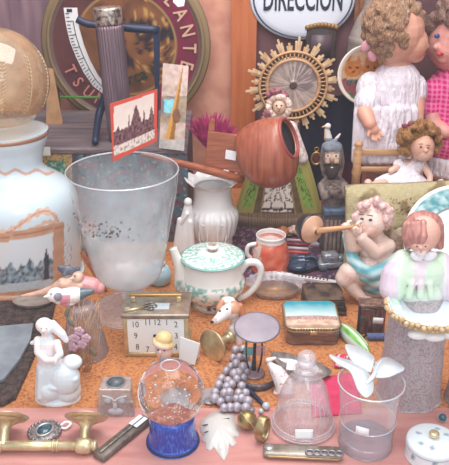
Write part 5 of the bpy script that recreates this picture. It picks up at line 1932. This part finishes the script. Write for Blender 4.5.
for u, v, a_, l_ in ((205, 425, 20, 6), (206, 432, 25, 5), (226, 419, 15, 7), (224, 426, 5, 8), (221, 449, 80, 2)):
    join(bm, ball(l_ * .55, t.Lz(u, v, 4.6), (1, .22, .25), (0, 0, a_)))
t.mk('slits', bm, M('dark_slit', '4A3A34', .6))

# brass ring and ball bell
t = T('napkin_ring', 'oval brass napkin ring standing beside the pressed glass bell', 'ring', 262, 440)
bm = lathe([(10, -4), (11.5, -4.5), (12, 0), (11.5, 4.5), (10, 4), (9.6, 0), (10, -4)], 44, sm=3, cap=(False, False))
xf(bm, (0, 0, 15), (90, 0, 62), (.85, 1.22, 1))
bz = min(v_.co.z for v_ in bm.verts)
t.mk('band', xf(bm, (0, 0, -bz)), M('worn_brass', 'B9A57C', .3, .8, noise_=(.12, '8E7A52', .4, .7)))
t = T('brass_ball', 'round brass bell ball behind the brass napkin ring', 'bell', 247, 428)
t.mk('ball', ball(10, (0, 0, 10), (1, 1, 1), seg=28), M('worn_brass_ball', 'AE9666', .3, .8, noise_=(.12, '86703F', .4, .7)))
t.mk('seam', ring(10.1, .7, (0, 0, 10), (0, 60, 30), n=36), BRASS)

# bell shaped pressed glass
t = T('glass_bell', 'pressed glass lady-shaped bell with white price label at the front', 'bell', 303, 425)
zz = lambda v: t.h(v)
t.mk('skirt', lathe([(30, 0), (31, 2), (31, 5), (29, 8), (27.5, 20), (24, zz(395)), (18, zz(382)), (12, zz(374)), (9.5, zz(371)), (12.5, zz(369)), (10, zz(367)), (7, zz(366)), (0, zz(365))], 96, sm=4, cap=(False, False), fn=lambda th, i, r, z: (r * (1 + .02 * math.cos(th * 9 + z * .12) * (8 < z < zz(376))), z)), GL_CUT)
t.mk('knob', lathe([(5, zz(367)), (8, zz(364)), (9.5, zz(359)), (8, zz(355)), (5, zz(352.5)), (0, zz(352))], 32, sm=4), GL_CUT)
bm = bmesh.new()
for i in range(11):
    th = R(200 + i * 14)
    join(bm, tube([(27.5 * math.cos(th), 27.5 * math.sin(th), 12), (24 * math.cos(th + .12), 24 * math.sin(th + .12), 26), (14 * math.cos(th + .3), 14 * math.sin(th + .3), zz(377))], [.5, .6, .4], 8, sm=4))
join(bm, ring(31.3, 1, (0, 0, 3), n=60), ring(29.6, .8, (0, 0, 8), n=60))
t.mk('moulded_ribs', bm, GL_CUT)
t.mk('price_label', sheet((-11, -31.2, 8), (6, -31.2, 8), (6, -29.5, 19), (-11, -29.5, 19), 6, 4, th=.3), LABEL)

# ornate penknife
t = T('penknife', 'silver penknife with curled ornament lying at the front edge', 'knife', 303, 455)
t.mk('handle', box(78, 17, 7, 3, loc=(-1, 0, 0), rot=(0, 0, -4)), M('nickel_scale', 'A39C90', .35, .6, noise_=(.1, '7A7064', .4, .7)))
t.mk('blade_edge', box(70, 2, 2.4, .4, loc=(-1, -9, 3), rot=(0, 0, -4)), M('bright_brass_edge', 'B79E78', .3, .8))
t.mk('bolster', ball(5, (-34, 3, 7), (1, 1, .4)), SILVER)
bm = bmesh.new()
for i in range(5):
    join(bm, ring(3.6, 1.2, (6 + i * 7.2, -5 - i * .5, 8), (0, 0, 0), n=18, seg=6))
t.mk('curled_ornament', bm, M('silver_curls', '9A9498', .35, .7))

# tumbler and butterfly
t = T('glass_tumbler', 'clear glass tumbler with white tag at the front right', 'tumbler', 365, 443)
zz = lambda v: t.h(v)
zt = zz(381)
kk = (t.loc + Vector((0, 0, zt * t.m)) - CAM).dot(FW) / F / t.m
rt_ = 33 * kk
t.mk('wall', lathe([(25, 5), (26, 1), (27, zt * .3), (29, zt * .7), (rt_, zt)], 64, sm=4, cap=(False, False)), GL_TUMB)
t.mk('rim', ring(rt_, .8, (0, 0, zt), n=64), RIMW)
t.mk('thick_base', lathe([(0, 0), (25, 0), (26, 1.5), (25.5, 8), (22, 9.5), (0, 8.5)], 48, sm=3), GLASS('base_glass', tint='E6E9F0', haze=.22, hazecol='C9D0DE', base=.12))
t.mk('inner_line', ring(27.5, .5, (0, 0, zt * .42), n=56), RIMW)
t.mk('price_tag', sheet((-17, -rt_ * .91, zz(414)), (-5, -rt_ * .98, zz(416)), (-5, -rt_ * .98 - .4, zz(408)), (-17, -rt_ * .91 - .4, zz(406)), 2, 2, th=.4), LABEL)
tum = t
t = T('porcelain_butterfly', 'white porcelain butterfly perched on the tumbler rim', 'butterfly', 371, 382, z=tum.loc.z + zt * tum.m)
wm = M('white_wing_porcelain', 'D4DEE4', .25, coat=.3)
wings = [[(371, 373, 3), (374.5, 360, 5), (369, 353, 6.5), (360, 348.5, 8), (346, 345, 10), (347, 353, 9), (353, 363, 6), (362, 370, 4)],
         [(372, 378, 3), (375, 365, 5), (384, 358, 7), (394, 361, 9), (404.5, 369, 10), (396, 374.5, 8), (386, 378, 6)],
         [(373, 381, 3), (365, 370, 4), (352, 362, 6), (341, 359, 8), (329, 355.5, 9), (337, 364, 7), (349, 371, 5), (354, 381, 3), (358, 391, 2), (366, 398, 1), (373, 392, 2)]]
for w_ in wings:
    pts = crom([(*(t.Lz(u, v, h_)),) for u, v, h_ in w_ + w_[:1]], 4)[:-1]
    cen = sum((Vector(p) for p in pts), Vector()) / len(pts)
    t.mk('wing', prism(pts, (0, 0, 1.3)), wm)
    bm = bmesh.new()
    up_, dn_ = bm.verts.new(cen + Vector((0, 0, 1.6))), bm.verts.new(cen + Vector((0, 0, -.4)))
    e_ = [bm.verts.new(Vector(p)) for p in pts]
    for i in range(len(e_)):
        j = (i + 1) % len(e_)
        bm.faces.new((e_[i], e_[j], up_))
        bm.faces.new((e_[j], e_[i], dn_))
    bmesh.ops.recalc_face_normals(bm, faces=bm.faces)
    pass
t.mk('body', tube([t.Lz(366, 384, 4), t.Lz(372, 378, 6), t.Lz(376, 371, 8)], [1.4, 2.4, 1.4], 12, sm=4), wm)
t.mk('antennae', join(tube([t.Lz(376, 371, 8), t.Lz(378, 364, 12), t.Lz(382, 360, 14)], .4, 6, sm=3), tube([t.Lz(375, 371, 8), t.Lz(372, 363, 12), t.Lz(374, 358, 14)], .4, 6, sm=3)), wm)

# round porcelain box
t = T('porcelain_pot', 'round white porcelain trinket pot with gold knob at the front right corner', 'pot', 431, 455)
zz = lambda v: t.h(v)
zl = zz(438)


def ppot(u, v, co, n):
    th = math.degrees(math.atan2(co.y, co.x))
    c = hx('DCE8EC')
    for a_, r_, z_ in ((-150, 25, 9), (-100, 25, 11), (-60, 25, 9)):
        if abs(th - a_) < 6 and abs(co.z - z_) < 2.6:
            c = hx('6E8CA8') if abs(th - a_) < 3 else hx('9ABBA8')
    if zl * .62 < co.z < zl * .70:
        c = hx('BCCBD2')
    if co.z > zl * .7:
        for a_, r_ in ((150, 15), (210, 16), (250, 15), (60, 16), (20, 15)):
            if math.hypot(co.x - r_ * math.cos(R(a_)), co.y - r_ * math.sin(R(a_))) < 2.4:
                c = hx('9CB0C4')
    return c


t.mk('body', lathe([(0, 0), (24, 0), (25.5, 2), (25.5, zl * .6), (24.5, zl * .66), (0, zl * .66)], 64, sm=4), PORCV, paint=ppot)
lid_o = t.mk('lid', lathe([(24.5, zl * .66), (26, zl * .68), (26, zl * .82), (24, zl * .92), (15, zl), (5, zl + 1), (0, zl + 1)], 64, sm=5), PORCV, paint=ppot)
t.mk('knob', lathe([(2.5, zl), (3, zl + 2), (5, zl + 4), (4.5, zl + 7), (0, zl + 8)], 24, sm=3), M('gold_lustre', 'D6C69E', .25, .6), parent=lid_o)
t = T('teal_marble', 'tiny dark teal marble behind the round porcelain pot', 'marble', 442, 421)
t.mk('ball', ball(4.2, (0, 0, 4.2), seg=20), M('teal_marble_glass', '2A5560', .08, coat=.6))
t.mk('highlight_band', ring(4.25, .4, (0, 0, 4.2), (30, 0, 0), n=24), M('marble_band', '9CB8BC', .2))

# pink cloth
t = T('pink_cloth', 'hot pink cloth lying between the glass bell and the tumbler', 'cloth', 330, 395)
bm = sheet(t.Lz(312, 418, 0), t.Lz(362, 414, 0), t.Lz(356, 374, 0), t.Lz(308, 379, 0), 24, 24, fn=lambda s, q: 1.6 + 1.4 * math.sin(s * 12 + q * 5) * math.sin(q * 7), th=1.2)
t.mk('cloth', bm, M('hot_pink_fabric', 'D83A66', .8, noise_=(.1, 'C02A58', .4, .7)))
t = T('floral_scrap', 'small pink floral fabric scrap in front of the landscape box', 'fabric', 342, 364)
bm = sheet((-9, -8, 0), (8, -9, 0), (9, 8, 3), (-6, 9, 4), 20, 20, fn=lambda s, q: 3 + 2 * math.sin(s * 7) * math.sin(q * 6), th=1)
t.mk('fabric', bm, MATTV, paint=lambda u, v, c, n: 'D02A6A' if fbm(u * .22, v * .22, 3) > -.02 else ('E9D9CC' if fbm(u * .4, v * .4) > 0 else '7A6A30'))

# silver shell tray and shoe
t = T('silver_dish', 'polished silver leaf-shaped dish with white label behind the glass bell', 'dish', 306, 376)
out = [(270, 357), (285, 358), (300, 362), (318, 368), (331, 377), (322, 384), (306, 386), (290, 380), (277, 370)]
bm = bmesh.new()
P_ = crom([tuple(t.Lz(u, v, 0)) for u, v in out + out[:1]], 5)[:-1]
c_ = t.Lz(302, 373, 0)
r0 = [bm.verts.new(Vector(p) + Vector((0, 0, 7))) for p in P_]
r1 = [bm.verts.new(c_.lerp(Vector(p), .72) + Vector((0, 0, 2.5))) for p in P_]
r2 = [bm.verts.new(c_.lerp(Vector(p), .35) + Vector((0, 0, 1))) for p in P_]
r3 = [bm.verts.new(c_.lerp(Vector(p), .7)) for p in P_]
for i in range(len(P_)):
    j = (i + 1) % len(P_)
    bm.faces.new((r0[i], r0[j], r1[j], r1[i]))
    bm.faces.new((r1[i], r1[j], r2[j], r2[i]))
    bm.faces.new((r3[i], r3[j], r0[j], r0[i]))
bm.faces.new(r2)
bm.faces.new(r3[::-1])
bmesh.ops.recalc_face_normals(bm, faces=bm.faces)
t.mk('dish', bm, SILVER)
t.mk('price_label', box(9, 11, .5, .1, loc=t.Lz(291, 367, 6), rot=(0, 0, -10)), LABEL, smooth=False)
t = T('porcelain_slipper', 'white porcelain slipper with pink flower specks left of the glass bell', 'figurine', 283, 392)
t.link('slipper', blob(t, [('c', [(270, 364, 6, 3), (277, 372, 4, 7), (284, 384, 0, 9.5), (285, 392, -3, 9)]), ('c', [(268, 360, 6, 2.4), (275, 358, 8, 1.6)]), ('e', 284, 393, -2, 11, 9, 7)], .6, 3), PORCV,
       paint=lambda u, v, c, n: 'D98A94' if (fbm(u * .35, v * .35, 5) > .26 and v > 372) else ('C9847A' if v > 394 else 'ECE8E8'))

# grey vase at right edge
t = T('grey_vase', 'smoky grey glass vase cut off by the picture edge beside the porcelain lady', 'vase', 467, 399)
zz = lambda v: t.h(v)
t.mk('body', lathe([(0, 0), (21, 0), (22, 3), (20, 20), (19, zz(372)), (21, zz(360)), (23, zz(352)), (21.5, zz(352))], 48, sm=4), GL_GREY)
t.mk('rim', ring(22.5, .9, (0, 0, zz(352)), n=48), RIMW)

# porcelain lady
t = T('porcelain_lady', 'tall porcelain lady in pale green and pink blouse with wide grey skirt', 'figurine', 408, 393)
zz = lambda v: t.h(v)
zw = zz(288)
sk_m = M('speckled_grey_skirt', 'B3A9AC', .5, noise_=(.5, '92888A', .45, .65))
t.mk('skirt', lathe([(0, 0), (30, 0), (31, 2), (30, 14), (28.5, zw * .4), (26, zw * .75), (22, zw * .95), (12, zw + 2)], 64, sm=5, fn=lambda th, i, r, z: (r * (1 + .02 * math.sin(th * 9)), z)), sk_m)


def pblouse(u, v, co, n):
    q = fbm(u * .06, v * .06, 2)
    c = mixc('CFE0CB', 'D9D3D8', .5 + q)
    k = abs(u - 421 - (v - 262) * -.1)
    if k < 6 + max(0, 268 - v) * .3 and v < 290:
        c = mixc('DFD3D6', 'D4C4CC', .5)
    elif k < 22 and v < 300:
        c = mixc('C3DEC2', 'D2E2CE', .5 + q)
    if u < 398 and v > 262 or u > 446:
        c = mixc('DCCDD8', 'D2BFCF', .5 + q)
    return c


t.link('blouse', blob(t, [('e', 421, 270, 0, 28, 20, 18), ('e', 420, 288, 0, 26, 20, 18), ('c', [(404, 262, 0, 12), (396, 276, -5, 14), (393, 288, -9, 13)]), ('c', [(439, 264, 0, 12), (447, 278, -5, 14), (451, 288, -9, 13)]), ('c', [(422, 256, 0, 9), (423, 250, 0, 7.5)])] +
              [('c', [(412 + i * 9, 284, -20, 3.2), (409 + i * 11, 296, -21, 3.2)]) for i in range(3)], .9, 4), M('pastel_glaze', rough=.3, attr=True, coat=.2), paint=pblouse)
t.link('hands', blob(t, [('c', [(390, 294, -14, 6), (394, 302, -18, 5), (399, 311, -22, 4)]), ('e', 401, 314, -23, 3.8, 3, 4), ('c', [(400, 315, -25, 1.4), (399, 320, -26, 1.1)]), ('c', [(402, 316, -25, 1.4), (402, 321, -26, 1.1)]), ('c', [(404, 315, -25, 1.4), (405.5, 320, -26, 1.1)]), ('c', [(405, 313, -25, 1.3), (408, 317, -26, 1.1)]), ('c', [(398, 312, -25, 1.3), (396, 316, -26, 1.1)])], .6, 3), PORCV,
       paint=lambda u, v, c, n: 'BFDCC8' if v < 305 else 'E9E4E2')
t.link('head', blob(t, [('e', 423, 233, -2, 16, 16, 17), ('e', 421, 244, -10, 10, 9, 8), ('e', 421, 248, -19, 1.6, 2, 1.8), ('e', 421, 252, -14, 5, 5, 3.5), ('c', [(423, 246, 2, 7), (424, 258, 2, 7)])], .7, 4), SKINV, paint=lambda u, v, c, n: 'D9A896' if v < 251 else 'E4D4D0')
face_bits(t, ((417, 246.5, -18.2), (425.5, 246.5, -18.4)), (421, 252, -18.8), .9, '4A3A38', 'B86A62')
bm = []
for i in range(9):
    a_ = -1.15 + i * .29
    bm.append(('c', [(423 + 15 * math.sin(a_) * .55, 216 + 2 * abs(a_), 8, 4), (423 + 18 * math.sin(a_), 224 + 1.5 * abs(a_), -9 + 5 * abs(a_), 3.9), (423 + 18 * math.sin(a_), 236 + 2 * abs(a_), -16 + 9 * abs(a_), 4), (422 + 15 * math.sin(a_), 241 + 4 * abs(a_), -17 + 9 * abs(a_), 3)]))
t.link('hair', blob(t, bm + [('e', 424, 224, 4, 17, 15, 12), ('c', [(406, 234, -2, 4), (408, 246, 0, 3.6)]), ('c', [(440, 234, -2, 4), (440, 246, 0, 3.6)])], .7, 2), PORCV, paint=lambda u, v, c, n: mixc('BC857A', '9A5F58', nz(u * .35, v * .12, 4) * 1.2 + .4))
t.mk('collar', join(ball(6, t.L(417, 256, -10), (1.1, .5, .8), (0, 25, 0)), ball(6, t.L(430, 256, -10), (1.1, .5, .8), (0, -25, 0))), M('white_collar', 'E9E6EA', .3))
# lace basket held by the lady
cb = t.L(428, 308, -34)
bowl = lathe([(0, -16), (18, -15), (27, -9), (33, -2), (36, 3), (34.5, 3), (30, -3), (18, -11), (0, -12)], 72, sm=4)
t.mk('basket', xf(bowl, cb), PORCV, paint=lambda u, v, c, n: 'D4DEE6' if n.z > .3 else mixc('D9C09A', 'C4A67C', nz(u * .6, v * .6) + .4))
bm = bmesh.new()
for i in range(46):
    th = 2 * PI * i / 46
    join(bm, ball(2.7, cb + Vector((36.5 * math.cos(th), 36.5 * math.sin(th), 1.5 + 1.2 * math.sin(i * 2.1))), (1, 1, .9), seg=8))
    join(bm, ball(2.0, cb + Vector((34 * math.cos(th + .07), 34 * math.sin(th + .07), -3)), seg=8))
t.mk('lace_edge', bm, M('golden_lace', 'D2B88E', .6, noise_=(.4, 'B59868', .4, .65)))
bm = bmesh.new()
for a_ in (-118, -88, -58):
    join(bm, ball(9, cb + Vector((26 * math.cos(R(a_)), 26 * math.sin(R(a_)), -13)), (1.1, .6, .5)))
t.mk('scallops', bm, PORC)

# teal plate at right
t = T('teal_plate', 'white plate with teal patterned rim leaning against the burlap cushion at right', 'plate', 456, 254, Y=1.40)


def pteal(u, v, co, n):
    r = (co - PC).length
    q = fbm(co.x * .2, co.z * .2, co.y * .2)
    if r > 56:
        return 'E9EEEE'
    if r > 38:
        return mixc('4E979E', 'C2DCDC', q * 1.6 + .45)
    if abs(r - 37) < 1:
        return '8FA6AA'
    return 'E3E9EA'


PC = Vector((0, 0, 0))
bm = lathe([(0, 0), (18, 0), (34, .4), (38, 2.5), (50, 5), (57.5, 6.5), (58, 5.5), (48, 3), (36, -1), (0, -1.6)], 110, sm=7)
PC = t.L(461, 243, 0)
xf(bm, PC, (50, 0, 0))
zmin = min(v_.co.z for v_ in bm.verts)
t.mk('disc', bm, PORCV, paint=pteal)
t.mk('plate_stand', join(box(50, 4, 4, .8, loc=(PC.x, -26, -t.loc.z / t.m)), tube([(PC.x - 18, -26, -t.loc.z / t.m + 3), (PC.x - 18, 20, PC.z - 4)], 2, 8), tube([(PC.x + 18, -26, -t.loc.z / t.m + 3), (PC.x + 18, 20, PC.z - 4)], 2, 8)), DARKM)

# ================================================================== LIGHT
w = bpy.data.worlds.new('overcast_street')
scene.world = w
w.use_nodes = True
nt = w.node_tree
bg = nt.nodes['Background']
tc = nt.nodes.new('ShaderNodeTexCoord')
sp = nt.nodes.new('ShaderNodeSeparateXYZ')
nt.links.new(tc.outputs['Generated'], sp.inputs[0])
rp = nt.nodes.new('ShaderNodeValToRGB')
mr = nt.nodes.new('ShaderNodeMapRange')
mr.inputs[1].default_value = -1
mr.inputs[2].default_value = 1
nt.links.new(sp.outputs['Z'], mr.inputs[0])
nt.links.new(mr.outputs[0], rp.inputs[0])
cr = rp.color_ramp
cr.elements[0].position = 0
cr.elements[0].color = (.62, .55, .58, 1)
cr.elements[1].position = 1
cr.elements[1].color = (.95, 1.0, 1.08, 1)
e = cr.elements.new(.5)
e.color = (.85, .85, .92, 1)
nt.links.new(rp.outputs[0], bg.inputs[0])
bg.inputs[1].default_value = 1.0


def area(name, loc, target, size, power, col=(1, 1, 1)):
    l = bpy.data.lights.new(name, 'AREA')
    l.size = size
    l.energy = power
    l.color = col
    o = bpy.data.objects.new(name, l)
    COL.objects.link(o)
    o.location = loc
    o.rotation_euler = (Vector(target) - Vector(loc)).to_track_quat('-Z', 'Y').to_euler()
    return o


area('daylight_from_street', (-.5, -.2, 2.2), (0, 1.4, .1), 1.2, 14, (1, .98, .96))
area('low_front_fill', (.3, -.5, 1.15), (0, 1.6, .2), .9, 7, (1, .98, .97))  # added fill light, low in front, to even out the display
area('overhead_fill', (.1, 1.25, 1.75), (.0, 1.75, .1), 1.2, 27, (1, .95, .92))  # unseen overhead fill, added to lift the dim back rows
scene.view_settings.view_transform = 'Standard'
scene.view_settings.look = 'Medium Contrast'
scene.view_settings.exposure = 0.0
scene.cycles.transparent_max_bounces = 24
scene.cycles.max_bounces = 10
scene.cycles.use_denoising = True
